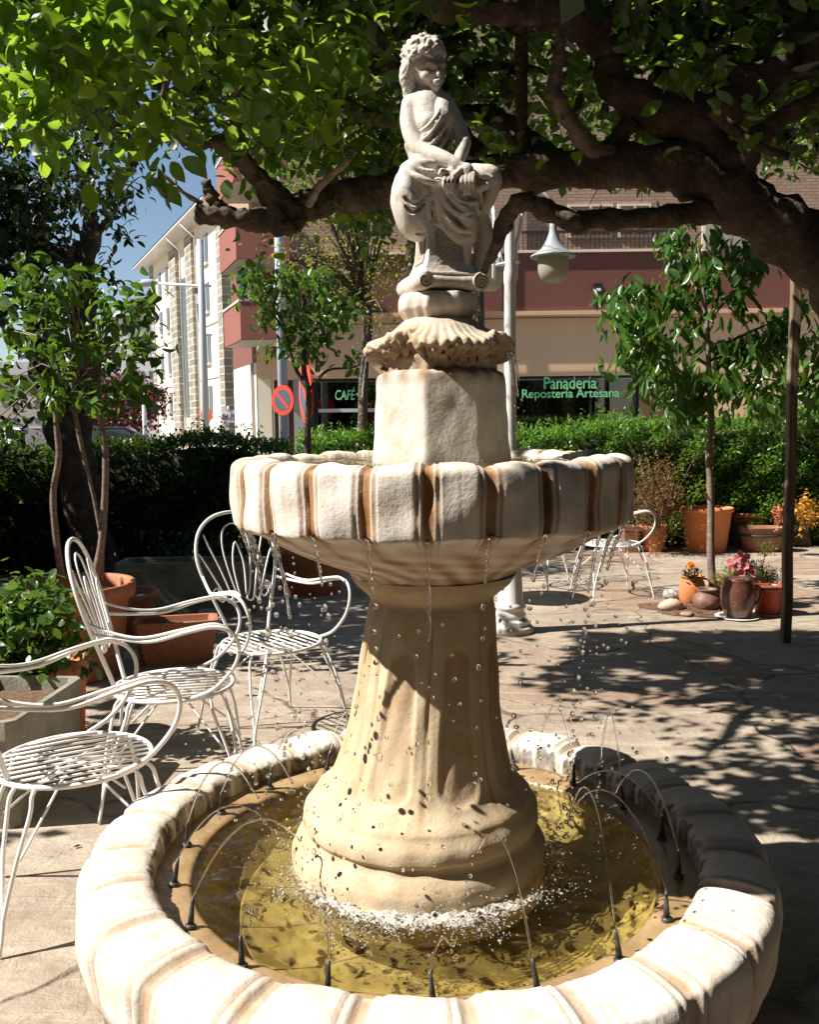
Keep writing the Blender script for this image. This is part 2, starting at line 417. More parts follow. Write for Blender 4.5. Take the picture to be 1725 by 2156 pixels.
# ---- pedestal
pp_ = [(.335, .28), (.337, .375), (.330, .405), (.316, .425), (.307, .436), (.304, .45), (.313, .463), (.310, .49), (.294, .515), (.286, .53), (.262, .552), (.242, .578), (.225, .625), (.208, .69), (.195, .76), (.184, .85), (.174, .95), (.167, 1.01), (.160, 1.04), (.163, 1.052), (.178, 1.066), (.205, 1.09), (.215, 1.11)]
pr = spline(pp_, 7); nphi = 256; ph = np.arange(nphi) * 2 * PI / nphi
Rr, Pp = np.meshgrid(pr[:, 0], ph, indexing='ij'); Zz = np.repeat(pr[:, 1:2], nphi, 1)
t8 = ((Pp - R(270)) / (2 * PI) * 8) % 1.0            # panel centre at t=.5
dx = (t8 - .5) * 2 * PI / 8 * .19
zc, hz, hw = .755, .185, .036 + .010 * np.clip((.9 - Zz) / .4, 0, 1)
qx = np.abs(dx); qz = np.maximum(np.abs(Zz - zc) - (hz - hw), 0)
sdp = np.sqrt(qx ** 2 + qz ** 2) - hw
rec = 1 / (1 + np.exp(sdp / .0025))
bead = np.exp(-((sdp - .006) / .004) ** 2)
ridge = np.exp(-((np.abs(t8 - .5) - .5) / .03) ** 2) * (1 / (1 + np.exp((np.abs(Zz - .78) - .23) / .01)))
Rr2 = Rr - rec * .006 + bead * .0015 - ridge * .003
Rr2 += .0012 * (np.sin(Pp * 9 + Zz * 40) + np.sin(Pp * 21 - Zz * 25))
lean = AXP0 + (AXP1 - AXP0) * np.clip((Zz - .5) / .55, -.3, 1.1)
V = np.stack([lean + Rr2 * np.cos(Pp), YA + Rr2 * np.sin(Pp), Zz], -1).reshape(-1, 3)
m_ = len(pr); i, k = np.meshgrid(np.arange(m_ - 1), np.arange(nphi), indexing='ij'); l = (k + 1) % nphi
F = np.stack([i * nphi + k, i * nphi + l, (i + 1) * nphi + l, (i + 1) * nphi + k], -1).reshape(-1, 4)
stn = (rec * np.clip((Zz - .60) / .35, 0, 1) * .6 + ridge * .2).reshape(-1)
fast_mesh('pedestal', V, [F], M['pedestal'], ft, True, attr=('stain', stn))

# ---- upper bowl
up = [(.205, 1.095), (.225, 1.125), (.29, 1.152), (.355, 1.178), (.41, 1.207), (.455, 1.235), (.494, 1.250), (.507, 1.262), (.510, 1.32), (.510, 1.375), (.505, 1.400), (.487, 1.412), (.462, 1.415), (.442, 1.410), (.428, 1.395), (.42, 1.37), (.40, 1.345), (.1, 1.34)]
uw = [0, 0, .0, .05, .12, .3, .85, 1, 1, 1, 1, 1, .9, .5, .1, 0, 0, 0]
V, F, stn, (Rr, Zz, Pp, W_) = scalloped(up, uw, 24, R(270) - R(2.2), .0115, 24 * 30, AXW, .0016)
low = np.clip((1.25 - Zz) / .06, 0, 1).reshape(-1)
li = (np.floor(((Pp - (R(270) - R(2.2))) / (2 * PI) * 24 + .5)) % 24).astype(int)
low = low * 1.4; gr = (np.isin(li, [2])).reshape(-1) * np.clip(stn - .3, 0, 1) * 1.2
noiseish = (.55 + .5 * np.sin(Pp * 11 + Zz * 160) * np.sin(Pp * 5 - Zz * 60) + .3 * np.sin(Pp * 27 + Zz * 90)).reshape(-1)
stn = np.clip(stn * 1.5 + low * .62 * noiseish, 0, 1)
bowl = fast_mesh('upper_bowl', V, [F], M['stone'], ft, True, attr=('stain', stn))
a = bowl.data.attributes.new('grime_shade', 'FLOAT', 'POINT'); a.data.foreach_set('value', gr.astype(np.float32))

# ---- octagonal plinth
def octo(rings, cx, cy, rot, sides=8):
    return [[(cx + r * math.sin(rot + 2 * PI * k / sides), cy - r * math.cos(rot + 2 * PI * k / sides), z) for k in range(sides)] for r, z in rings]
def dense_oct(prof, cx, rot, name, mat, parent, round_=.02, rough=.0015, seed=1, grow=None, attr=None):
    """octagonal solid with slightly rounded arrises and a hand-worked surface"""
    n_ = 192; pr = spline(prof, 8); ph = np.arange(n_) * 2 * PI / n_
    a8 = ((ph - rot + PI / 8) % (PI / 4)) - PI / 8       # 0 at a corner
    a_f = PI / 8 - np.abs(a8)
    rad = math.cos(PI / 8) / np.cos(a_f)
    rad = rad - .004 * np.exp(-(a8 / .03) ** 2)
    Pm, Zm = np.meshgrid(ph, pr[:, 1]); Rm = pr[:, 0][:, None] * rad[None]
    r0 = np.random.default_rng(seed)
    for _ in range(10):
        f1, f2, p1, p2 = r0.integers(2, 22), r0.uniform(10, 90), r0.uniform(0, 6), r0.uniform(0, 6)
        Rm = Rm + rough * np.sin(Pm * f1 + p1) * np.sin(Zm * f2 + p2) * .6
    V = np.stack([cx + Rm * np.sin(Pm), YA - Rm * np.cos(Pm), Zm], -1).reshape(-1, 3)
    m_ = len(pr); i, k = np.meshgrid(np.arange(m_ - 1), np.arange(n_), indexing='ij'); l = (k + 1) % n_
    F = np.stack([i * n_ + k, i * n_ + l, (i + 1) * n_ + l, (i + 1) * n_ + k], -1).reshape(-1, 4)
    st_ = attr(Zm, Pm).reshape(-1) if attr else np.zeros(V.shape[0])
    return fast_mesh(name, V, [F, np.arange((m_ - 1) * n_, m_ * n_)[None]], mat, parent, True, attr=('stain', st_))
OROT = R(-14)
dense_oct([(.185, 1.35), (.184, 1.40), (.179, 1.45), (.174, 1.52), (.171, 1.58), (.168, 1.612), (.160, 1.622), (.140, 1.628), (.10, 1.629)], AXT, OROT, 'octagonal_plinth', M['plinth'], ft, rough=.0006, seed=3,
          attr=lambda z, p: np.clip((z - 1.585) / .03, 0, 1) * (.55 + .35 * np.sin(p * 17)) + .35 * np.clip((1.43 - z) / .03, 0, 1))
dense_oct([(.145, 1.62), (.147, 1.64), (.150, 1.66), (.135, 1.69)], AXT, OROT, 'plinth_neck', M['shell'], ft, rough=.002, seed=4, attr=lambda z, p: .5 + 0 * z)
# ---- shell tier : four scallops round a ragged rim
nphi, nr = 384, 46
SH0 = R(-90) + R(14)
prof = spline([(.060, 1.766), (.085, 1.757), (.110, 1.738), (.135, 1.720), (.158, 1.710), (.178, 1.704), (.190, 1.697), (.190, 1.682), (.176, 1.668), (.158, 1.660), (.143, 1.652), (.138, 1.640)], 5)
ph = np.arange(nphi) * 2 * PI / nphi
Pm, Rm = np.meshgrid(ph, prof[:, 0]); Zm = np.repeat(prof[:, 1:2], nphi, 1)
tq = np.abs(((Pm - SH0 + PI / 4) % (PI / 2)) - PI / 4) / (PI / 4)      # 0 mid lobe, 1 at the corner between two shells
out = np.clip((Rm - .10) / .09, 0, 1)
flt = np.abs(np.sin((Pm - SH0) * 22)) 
Rs = Rm * (1 - .20 * out * tq ** 2.5) + .005 * out * (flt - .5) * (Zm > 1.665) + .007 * out * np.sin(Pm * 7 + 1) * np.sin(Pm * 3)
Zs = Zm + .030 * out * tq ** 3 - .010 * out * (1 - tq) + .006 * out * np.sin(Pm * 5 + 2) + .004 * out * np.sin(Pm * 13) - .0035 * out * (1 - flt) * (Zm > 1.678)
r0 = np.random.default_rng(11); und = np.clip((1.690 - Zm) / .02, 0, 1)
for _ in range(14):
    f1, f2 = r0.integers(9, 60), r0.uniform(60, 300); p1, p2 = r0.uniform(0, 6, 2)
    Rs = Rs + .0028 * und * np.sin(Pm * f1 + p1) * np.sin(Zm * f2 + p2 + Pm * 7); Zs = Zs + .0012 * und * np.sin(Pm * f1 * 1.3 + p2)
V = np.stack([AXT + Rs * np.cos(Pm), YA + Rs * np.sin(Pm), Zs], -1).reshape(-1, 3)
m_ = len(prof); i, k = np.meshgrid(np.arange(m_ - 1), np.arange(nphi), indexing='ij'); l = (k + 1) % nphi
F = np.stack([i * nphi + k, i * nphi + l, (i + 1) * nphi + l, (i + 1) * nphi + k], -1).reshape(-1, 4)[:, ::-1]
fast_mesh('shell_tier', V, [F], M['shell'], ft, True, attr=('stain', (und * .5 + .05).reshape(-1)))
# slab under the statue (faceted like the plinth)
dense_oct([(.085, 1.752), (.097, 1.770), (.104, 1.782), (.106, 1.80), (.103, 1.812), (.094, 1.818), (.04, 1.819)], P(922, 640, YA)[0], R(-16), 'statue_slab', M['statue'], ft, rough=.0008, seed=9,
          attr=lambda z, p: .5 * np.clip((1.782 - z) / .02, 0, 1))

# ---- nozzles
M['rubber'] = simple('black_nozzle', (.02, .022, .024), .45, 60, .2, col2=(.08, .09, .09), vscale=30)
NN = 19; noz = []
for k in range(NN):
    a = R(270) + 2 * PI * (k + .02) / NN
    rr = .655; c0 = np.array([AXB + rr * math.cos(a), YA + rr * math.sin(a), .352])
    rad = np.array([math.cos(a), math.sin(a), 0]); tilt = random.uniform(.02, .28)
    ax = nrmz(np.array([0, 0, 1.0]) - rad * tilt + np.array([-rad[1], rad[0], 0]) * random.uniform(-.12, .12))
    mb = MB().add(tube([c0 - ax * .004, c0 + ax * .006, c0 + ax * .008], [.013, .013, .007], 12))
    mb.add(tube([c0 + ax * .006, c0 + ax * .03, c0 + ax * .055, c0 + ax * .068], [.0078, .0062, .0042, .0034], 10))
    mb.build('nozzle', M['rubber'], ft, True)
    noz.append((c0 + ax * .068, ax, rad))

# ================================================================== water
b = NB('pool_water')
fr = b.n('ShaderNodeFresnel', IOR=1.33)
nm = b.bump(b.noise(38, 3, .6, dist=.5), .10, .004)
b.l(nm, fr.inputs['Normal'])
tr = b.n('ShaderNodeBsdfTransparent'); tr.inputs[0].default_value = (.93, .90, .74, 1)
rf = b.n('ShaderNodeBsdfRefraction', IOR=1.33, Roughness=0.0); rf.inputs[0].default_value = (.95, .90, .72, 1); b.l(nm, rf.inputs['Normal'])
gl = b.n('ShaderNodeBsdfGlossy', Roughness=.02); b.l(nm, gl.inputs['Normal'])
m1 = b.n('ShaderNodeMixShader'); m1.inputs[0].default_value = .32; b.l(tr.outputs[0], m1.inputs[1]); b.l(rf.outputs[0], m1.inputs[2])
m2 = b.n('ShaderNodeMixShader'); b.l(fr.outputs[0], m2.inputs[0]); b.l(m1.outputs[0], m2.inputs[1]); b.l(gl.outputs[0], m2.inputs[2])
M['water'] = b.done(m2.outputs[0])
b = NB('falling_water'); M['drop'] = b.done(b.pbr((1, 1, 1), 0.0, Transmission_Weight=1.0, IOR=1.33))
b = NB('foamy_water'); M['foam'] = b.done(b.pbr((.95, .94, .9), .12, Transmission_Weight=.72, IOR=1.33))

def pool(r_out, r_in, cx, z, waves, name, label, nr_=90, na=300, seed=1):
    rr = np.linspace(r_in, r_out, nr_); aa = np.arange(na) * 2 * PI / na
    A, Rg = np.meshgrid(aa, rr); X = cx + Rg * np.cos(A); Y = YA + Rg * np.sin(A); Z = np.full_like(X, z)
    r0 = np.random.default_rng(seed)
    for _ in range(46):
        wl = r0.uniform(.028, .15); th = r0.uniform(0, 2 * PI); Z += waves * wl / .06 * .22 * np.sin((X * math.cos(th) + Y * math.sin(th)) * 2 * PI / wl + r0.uniform(0, 6.3))
    for _ in range(16):
        a = r0.uniform(0, 2 * PI); q = r0.uniform(r_in + .03, r_out - .1); d = np.hypot(X - cx - q * math.cos(a), Y - YA - q * math.sin(a))
        Z += waves * 1.6 * np.sin(d * 2 * PI / .026) * np.exp(-d / .05)
    if r_in > .2: Z += .010 * np.exp(-((Rg - .345) / .045) ** 2) * (1 + .5 * np.sin(A * 23 + Rg * 150) * np.sin(A * 9 - Rg * 220))
    V = np.stack([X, Y, Z], -1).reshape(-1, 3)
    i, k = np.meshgrid(np.arange(nr_ - 1), np.arange(na), indexing='ij'); l = (k + 1) % na
    F = np.stack([i * na + k, i * na + l, (i + 1) * na + l, (i + 1) * na + k], -1).reshape(-1, 4)[:, ::-1]
    o = fast_mesh(name, V, [F], M['water']); o.cycles.is_caustics_caster = True; return props(o, label, kind='structure')
pool(.612, .30, AXB, WB, .0010, 'water', 'rippling yellow-brown water in the lower basin', 110, 420)
pool(.43, .16, AXW, WU, .0006, 'water', 'shallow water brimming in the upper bowl', 40, 200, 2)

def stream(top, vel, tlen, r, gap=.35, seed=0, zend=WB):
    """falling water: a wobbling thread that breaks into drops, following gravity"""
    r0 = np.random.default_rng(seed); top = np.array(top, float); vel = np.array(vel, float); g = np.array([0, 0, -9.81])
    pts, rad = [], []; tb = tlen
    def at(t): return top + vel * t + .5 * g * t * t
    N = 34
    for i in range(N):
        t = tb * (i / (N - 1)) ** .7; pts.append(at(t) + r0.normal(0, .0007, 3)); rad.append(r * (1.0 - .35 * i / N) * (.75 + .5 * r0.random()))
    mb = MB().add(tube(pts, rad, 8)); mb2 = MB(); t = tb; C = []; Rd = []
    while True:
        t += r0.uniform(.006, .03) * (1 + gap)
        p = at(t)
        if p[2] < zend + .005: break
        q = r * r0.uniform(.45, 1.35); sp = .006 + .012 * (t - tb) * 4
        C.append(p + r0.normal(0, sp * .5, 3) * [1, 1, .2]); Rd.append((q, q, q * r0.uniform(.8, 1.7)))
    if C:
        V_, F_ = drops_mesh(np.array(C), np.array(Rd), base=ICO2); mb2.add((V_, F_.tolist()))
    return mb, mb2
def water_thing(name, mbs, label, cat, group):
    t = thing(name, label, cat, mbs[0].v[0], group); mbs[0].build('stream', M['drop'], t, True)
    if mbs[1].v: mbs[1].build('drops', M['drop'], t, True)['kind'] = 'stuff'
    return t
grp = 'water trickles falling from the grooves of the upper bowl'
ordn = ['first', 'second', 'third', 'fourth', 'fifth', 'sixth', 'seventh', 'eighth', 'ninth', 'tenth', 'eleventh', 'twelfth', 'thirteenth', 'fourteenth', 'fifteenth', 'sixteenth', 'seventeenth', 'eighteenth', 'nineteenth', 'twentieth']
front = []
for k in range(24):
    a = R(270) - R(2.2) + 2 * PI * k / 24; c_, s_ = math.cos(a), math.sin(a)
    p = (AXW + .497 * c_, YA + .497 * s_, 1.258)
    front.append((p[0], k, p, (-c_ * random.uniform(.25, .5), -s_ * random.uniform(.25, .5), -.55), s_ < .25))
fr_ = sorted([q for q in front if q[4]]); nf = len(fr_)
for idx, (x_, k, p, v_, isf) in enumerate(fr_):
    mb = stream(p, v_, random.uniform(.08, .17), random.uniform(.0040, .0056), .2, 100 + k)
    lab = '%s trickle of water from the left along the front of the upper bowl' % ordn[idx] if idx < nf - 1 else 'rightmost trickle of water falling from the front of the upper bowl'
    water_thing('water_trickle', mb, lab, 'water trickle', grp)
for (x_, k, p, v_, isf) in sorted([q for q in front if not q[4]]):
    water_thing('water_trickle', stream(p, v_, random.uniform(.08, .14), .004, .3, 200 + k), 'trickle of water falling behind the pedestal from the back of the upper bowl', 'water trickle', grp)
grp = 'thin trickles falling from the shell tier'
shl = []
for k, (px, w_) in enumerate([(768, -8), (776, 45), (946, 150), (985, 145), (1003, 140), (1068, 45), (1076, 20), (1082, -5)]):
    q = P(px, 752 if px < 1050 and px > 800 else 745, YA - w_ * .00122)
    dr = nrmz(np.array([q[0] - AXT, q[1] - YA, 0]))
    mb = stream(q, dr * .12, [.13, .15, .04, .05, .05, .13, .15, .12][k], .0028, .9 if 2 <= k <= 4 else .2, 300 + k, WU)
    water_thing('water_trickle', mb, '%s thin trickle from the left falling off the fluted shell tier' % ordn[k], 'water trickle', grp)
grp = 'arcing jets from the basin nozzles'
for k, (tip, ax, rad) in enumerate(noz):
    h = random.choice([.12, .17, .2, .24, .14]); vz = math.sqrt(2 * 9.81 * h)
    vr = random.uniform(.5, .95) if h < .2 else random.uniform(.25, .5)
    if k in (0, 18, 17): h = .05; vz = 1.0; vr = .25
    if k == 1: vz, vr = 2.15, .35
    if k == 2: vz, vr = 2.25, .55
    if k == 3: vz, vr = 2.0, .75
    vel = -rad * vr + np.array([0, 0, vz]) + np.array([-rad[1], rad[0], 0]) * random.uniform(-.25, .25)
    tf = 2 * vz / 9.81
    r0 = np.random.default_rng(k); pts = []; rd = []
    te = tf * random.uniform(.72, .9)
    for i in range(40):
        t = te * i / 39; pts.append(tip + vel * t + np.array([0, 0, -4.905 * t * t]) + r0.normal(0, .0006 * (i / 39), 3)); rd.append(.0017 * (1 + .35 * r0.normal() * (i / 39)) + .0006)
    mb = MB().add(tube(pts, np.abs(rd), 7)); C = []; Rd = []
    for i in range(9):
        t = te + (tf - te) * i / 8; C.append(tip + vel * t + np.array([0, 0, -4.905 * t * t]) + r0.normal(0, .005, 3)); q = r0.uniform(.0022, .0048); Rd.append((q, q, q))
    V_, F_ = drops_mesh(np.array(C), np.array(Rd)); mb2 = MB().add((V_, F_.tolist()))
    lab = 'water jet from the basin nozzle nearest the camera' if k == 0 else '%s basin water jet counted anticlockwise from the one nearest the camera' % (ordn[k] if k < len(ordn) else 'last')
    water_thing('water_jet', (mb, mb2), lab, 'water jet', grp)
# loose splash
C = []; Rd = []; r0 = np.random.default_rng(77)
for _ in range(2600):
    a = r0.uniform(0, 2 * PI) if r0.random() < .35 else r0.normal(R(262), .65)
    rr = .345 + abs(r0.normal(0, .045)) + .02 * math.sin(a * 9); z = WB + abs(r0.normal(0, .014)) + (r0.random() < .06) * r0.uniform(0, .06)
    q = r0.uniform(.0008, .0026) * (1 if r0.random() < .95 else 2.2)
    C.append((AXB - .01 + rr * math.cos(a), YA + rr * math.sin(a), z)); Rd.append((q * r0.uniform(.7, 1.6), q * r0.uniform(.7, 1.6), q * r0.uniform(.5, 1.3)))
V_, F_ = drops_mesh(np.array(C), np.array(Rd), base=ICO1)
b = NB('white_foam'); fo = b.attr('foam'); nn = b.noise(55, 6, .75, dist=.8); nn2 = b.noise(170, 3, .7)
fac = b.ramp(b.math('ADD', b.math('MULTIPLY', fo, .62), b.math('ADD', b.math('MULTIPLY', nn, .62), b.math('MULTIPLY', nn2, .22))), [(.92, 0.0), (1.18, .75)])
tr_ = b.n('ShaderNodeBsdfTransparent'); mx_ = b.n('ShaderNodeMixShader'); b.l(fac, mx_.inputs[0]); b.l(tr_.outputs[0], mx_.inputs[1]); b.l(b.pbr((.74, .71, .62), .25, b.bump(nn2, .8, .006)), mx_.inputs[2]); fm = b.done(mx_.outputs[0])
aa = np.arange(300) * 2 * PI / 300; rr = np.linspace(.325, .54, 50); A_, R_ = np.meshgrid(aa, rr); fr_w = .62 + .38 * np.cos(A_ - R(262))
fl_ = np.exp(-((R_ - .352) / (.050 + .050 * fr_w)) ** 2) * fr_w; r1f = np.random.default_rng(8); Zf = WB + .003 + .016 * fl_
for _ in range(26): k1, k2, p1, p2 = r1f.integers(10, 110), r1f.uniform(60, 420), r1f.uniform(0, 6), r1f.uniform(0, 6); Zf = Zf + .0016 * fl_ * np.sin(A_ * k1 + p1 + R_ * 40) * np.sin(R_ * k2 + p2)
i_, k_ = np.meshgrid(np.arange(49), np.arange(300), indexing='ij'); l_ = (k_ + 1) % 300
foam_o = fast_mesh('foam', np.stack([AXB + R_ * np.cos(A_), YA + R_ * np.sin(A_), Zf], -1).reshape(-1, 3), [np.stack([i_ * 300 + k_, i_ * 300 + l_, (i_ + 1) * 300 + l_, (i_ + 1) * 300 + k_], -1).reshape(-1, 4)[:, ::-1]], fm, attr=('foam', fl_.reshape(-1)))
props(foam_o, 'lacy white foam spreading over the water round the foot of the pedestal', kind='stuff')
props(fast_mesh('water_splash', V_, [F_], M['foam']), 'white foaming water boiling round the foot of the pedestal', kind='stuff'); C = []; Rd = []
for _ in range(70):
    a = r0.uniform(0, 2 * PI); rr = r0.uniform(.38, .60); q = r0.uniform(.003, .011)
    C.append((AXB + rr * math.cos(a), YA + rr * math.sin(a), WB + .001)); Rd.append((q, q, q * .6))
for _ in range(240):
    a = r0.uniform(0, 2 * PI); rr = .50 + r0.normal(0, .06); q = r0.uniform(.0022, .0058)
    C.append((AXB + rr * math.cos(a), YA + rr * math.sin(a), r0.uniform(.4, 1.1))); Rd.append((q, q, q * r0.uniform(.8, 1.3)))
V_, F_ = drops_mesh(np.array(C), np.array(Rd), base=ICO2)
props(fast_mesh('water_splash', V_, [F_], M['drop']), 'bubbles and loose splashing drops around the foot of the fountain', kind='stuff')
C = []; Rd = []
for _ in range(240):
    a = r0.uniform(0, 2 * PI); rr = .19 + abs(r0.normal(0, .02)); q = r0.uniform(.0015, .004); C.append((AXT + rr * math.cos(a), YA + rr * math.sin(a), WU + .001)); Rd.append((q, q, q))
V_, F_ = drops_mesh(np.array(C), np.array(Rd), base=ICO1)
props(fast_mesh('water_splash', V_, [F_], M['drop']), 'small splashes in the upper bowl round the octagonal plinth', kind='stuff')
# ================================================================== carved solids (distance fields turned into one surface)
class Field:
    def __init__(s, lo, hi, h):
        s.lo = np.array(lo, float); s.h = h; s.n = np.ceil((np.array(hi) - s.lo) / h).astype(int) + 1
        s.D = np.full(s.n, .05, dtype=np.float32)
    def win(s, lo, hi, mg):
        a = np.clip(np.floor((np.array(lo) - mg - s.lo) / s.h).astype(int), 0, s.n - 1); b_ = np.clip(np.ceil((np.array(hi) + mg - s.lo) / s.h).astype(int) + 1, 1, s.n)
        if np.any(b_ <= a): return None
        ax = [s.lo[i] + np.arange(a[i], b_[i]) * s.h for i in range(3)]
        X = np.stack(np.meshgrid(*ax, indexing='ij'), -1)
        return tuple(slice(a[i], b_[i]) for i in range(3)), X
    def put(s, sl, d, k, op):
        o = s.D[sl]
        if op == 'add':
            hh = np.clip(.5 + .5 * (o - d) / k, 0, 1); s.D[sl] = (o * (1 - hh) + d * hh - k * hh * (1 - hh)).astype(np.float32)
        else:
            hh = np.clip(.5 - .5 * (o + d) / k, 0, 1); s.D[sl] = (o * (1 - hh) + (-d) * hh + k * hh * (1 - hh)).astype(np.float32)
    def cap(s, a, b_, ra, rb=None, k=.004, op='add', flat=None):
        a = np.asarray(a, float); b_ = np.asarray(b_, float); rb = ra if rb is None else rb; rm = max(ra, rb) + k * 2
        w_ = s.win(np.minimum(a, b_), np.maximum(a, b_), rm)
        if w_ is None: return s
        sl, X = w_; ba = b_ - a; pa = X - a; t = np.clip((pa @ ba) / (ba @ ba + 1e-12), 0, 1)
        d = np.linalg.norm(pa - t[..., None] * ba, axis=-1) - (ra + (rb - ra) * t)
        s.put(sl, d, k, op); return s
    def path(s, rows, k=.004, op='add', sub=4):
        q = spline(np.asarray(rows, float), sub)
        for i in range(len(q) - 1): s.cap(q[i, :3], q[i + 1, :3], q[i, 3], q[i + 1, 3], k, op)
        return s
    def ell(s, c, rad, k=.006, op='add', rot=None):
        c = np.asarray(c, float); rad = np.asarray(rad, float); w_ = s.win(c - rad.max(), c + rad.max(), k * 2)
        if w_ is None: return s
        sl, X = w_; p = X - c
        if rot is not None: p = p @ np.array(rot)
        k0 = np.linalg.norm(p / rad, axis=-1); k1 = np.linalg.norm(p / rad ** 2, axis=-1) + 1e-9
        s.put(sl, k0 * (k0 - 1) / k1, k, op); return s
    def wave(s, fn):
        ax = [s.lo[i] + np.arange(s.n[i]) * s.h for i in range(3)]
        X = np.meshgrid(*ax, indexing='ij'); s.D += fn(*X).astype(np.float32); return s
    def mesh(s):
        D = s.D; n = D.shape; act = np.zeros([q - 1 for q in n], bool)
        neg = D < 0; al = np.ones_like(act); an = np.zeros_like(act)
        cs = [(i, j, k) for i in (0, 1) for j in (0, 1) for k in (0, 1)]
        def sub(A, c): return A[c[0]:n[0] - 1 + c[0], c[1]:n[1] - 1 + c[1], c[2]:n[2] - 1 + c[2]]
        for c in cs: q = sub(neg, c); al &= q; an |= q
        act = an & ~al; I = np.argwhere(act); vid = np.full(act.shape, -1, np.int64); vid[tuple(I.T)] = np.arange(len(I))
        acc = np.zeros((len(I), 3)); cnt = np.zeros(len(I))
        for c in cs:
            for ax in range(3):
                if c[ax] == 0:
                    e = list(c); e[ax] = 1
                    d0 = D[tuple((I + c).T)]; d1 = D[tuple((I + e).T)]; m_ = (d0 < 0) != (d1 < 0)
                    t = np.where(m_, d0 / np.where(m_, d0 - d1, 1), 0); p = I + np.array(c) * 1.0; p = p.astype(float); p[:, ax] += t
                    acc[m_] += p[m_]; cnt[m_] += 1
        V = acc / cnt[:, None] * s.h + s.lo; Fs = []
        for ax in range(3):
            o1, o2 = (ax + 1) % 3, (ax + 2) % 3
            A = [slice(None)] * 3; B = [slice(None)] * 3; A[ax] = slice(0, -1); B[ax] = slice(1, None)
            ch = neg[tuple(A)] != neg[tuple(B)]
            E = np.argwhere(ch); ok = (E[:, o1] > 0) & (E[:, o2] > 0) & (E[:, o1] < n[o1] - 1) & (E[:, o2] < n[o2] - 1); E = E[ok]
            d1 = np.zeros(3, int); d1[o1] = 1; d2 = np.zeros(3, int); d2[o2] = 1
            q = np.stack([vid[tuple((E - d1 - d2).T)], vid[tuple((E - d2).T)], vid[tuple(E.T)], vid[tuple((E - d1).T)]], 1)
            fl = neg[tuple(E.T)]; q[~fl] = q[~fl][:, ::-1]; q = q[(q >= 0).all(1)]; Fs.append(q)
        return V, [np.concatenate(Fs)]

# ================================================================== the statue
UPX = YA / FPX
def Q(px, py, w_=0.0): return P(px, py, YA - w_ * UPX)
def QR(px, py, w_, r): q = Q(px, py, w_); return (q[0], q[1], q[2], r * UPX)
def qp(rows): return [QR(*r) for r in rows]
stt = thing('statue', 'weathered stone statue of a seated robed woman with hands crossed over her lap', 'statue', Q(922, 630, 0))
HV = .0021
def fld(x0, x1, y0, y1, w0=-75, w1=85):
    a = Q(x0, y1, w1); c = Q(x1, y0, w0); lo = np.minimum(a, c) - .02; hi = np.maximum(a, c) + .02; lo[1] = YA - w1 * UPX; hi[1] = YA - w0 * UPX
    return Field(lo, hi, HV)
U = UPX
# --- body : head, neck, torso, arms, hands, bare left leg
f = fld(825, 1065, 80, 605)
f.ell(Q(897, 136, 2), (38 * U, 41 * U, 42 * U), rot=None)
f.ell(Q(910, 157, 8), (27 * U, 33 * U, 31 * U), k=.012)              # face mass, turned to the right and bowed
f.ell(Q(918, 181, 22), (10 * U, 10 * U, 10 * U), k=.010)              # chin
f.path(qp([(921, 142, 34, 2.6), (924, 152, 38, 2.8), (925, 159, 39, 3.2)]), k=.005)     # nose
f.ell(Q(908, 146, 42), (7 * U, 4 * U, 3 * U), k=.009, op='sub'); f.ell(Q(934, 145, 27), (4 * U, 4 * U, 3 * U), k=.008, op='sub')
f.ell(Q(909, 145, 36), (5 * U, 4 * U, 3 * U), k=.002); f.ell(Q(933, 144, 23), (3 * U, 4 * U, 3 * U), k=.002)
f.path(qp([(894, 138, 38, 2.6), (908, 134, 40, 3.2), (920, 139, 38, 2.6)]), k=.004); f.path(qp([(924, 138, 34, 2.6), (932, 135, 27, 3), (937, 139, 20, 2.4)]), k=.004)
f.path(qp([(914, 171, 37, 2), (922, 170, 39, 2.6), (930, 169, 33, 2)]), k=.002); f.path(qp([(914, 175, 35, 2), (921, 175, 37, 2.6), (928, 174, 32, 2)]), k=.002)
f.ell(Q(898, 160, 30), (9 * U, 9 * U, 8 * U), k=.010)
f.path(qp([(901, 172, -4, 22), (900, 192, -6, 19), (899, 214, -6, 22)]), k=.010)     # neck
f.path(qp([(866, 222, -6, 17), (898, 218, -8, 22), (938, 218, -8, 15)]), k=.018)     # shoulders
f.path(qp([(899, 228, -6, 30), (904, 262, -4, 32), (910, 300, -8, 27), (912, 338, -14, 36)]), k=.020)
f.ell(Q(902, 256, 27), (15 * U, 15 * U, 15 * U), k=.008); f.ell(Q(932, 253, 24), (14 * U, 15 * U, 14 * U), k=.012)
f.path(qp([(898, 222, 12, 5), (880, 218, 10, 5), (866, 220, 4, 6)]), k=.010)
f.path(qp([(866, 224, 0, 16.5), (862, 255, 4, 16), (868, 288, 12, 14.5), (882, 312, 22, 14)]), k=.010)
f.path(qp([(882, 312, 22, 14), (908, 325, 38, 14.5), (938, 336, 52, 12.5), (966, 349, 62, 9.5)]), k=.008)
f.ell(Q(982, 364, 66), (16 * U, 11 * U, 19 * U), k=.008)
for i, (x0, x1, y1, r_) in enumerate([(972, 970, 398, 4.4), (981, 979, 408, 4.8), (989, 988, 407, 4.6), (996, 996, 398, 4.2)]):
    f.path(qp([(x0 + 1, 366, 70, 5.4), (x0, 384, 76, 5.2), (x1, y1, 70, r_)]), k=.0022)
f.path(qp([(970, 358, 72, 5.4), (958, 370, 76, 4.8), (954, 384, 75, 4.2)]), k=.003)
f.path(qp([(940, 222, -4, 15.5), (956, 250, 2, 14), (970, 280, 12, 13), (977, 303, 22, 12.5)]), k=.010)
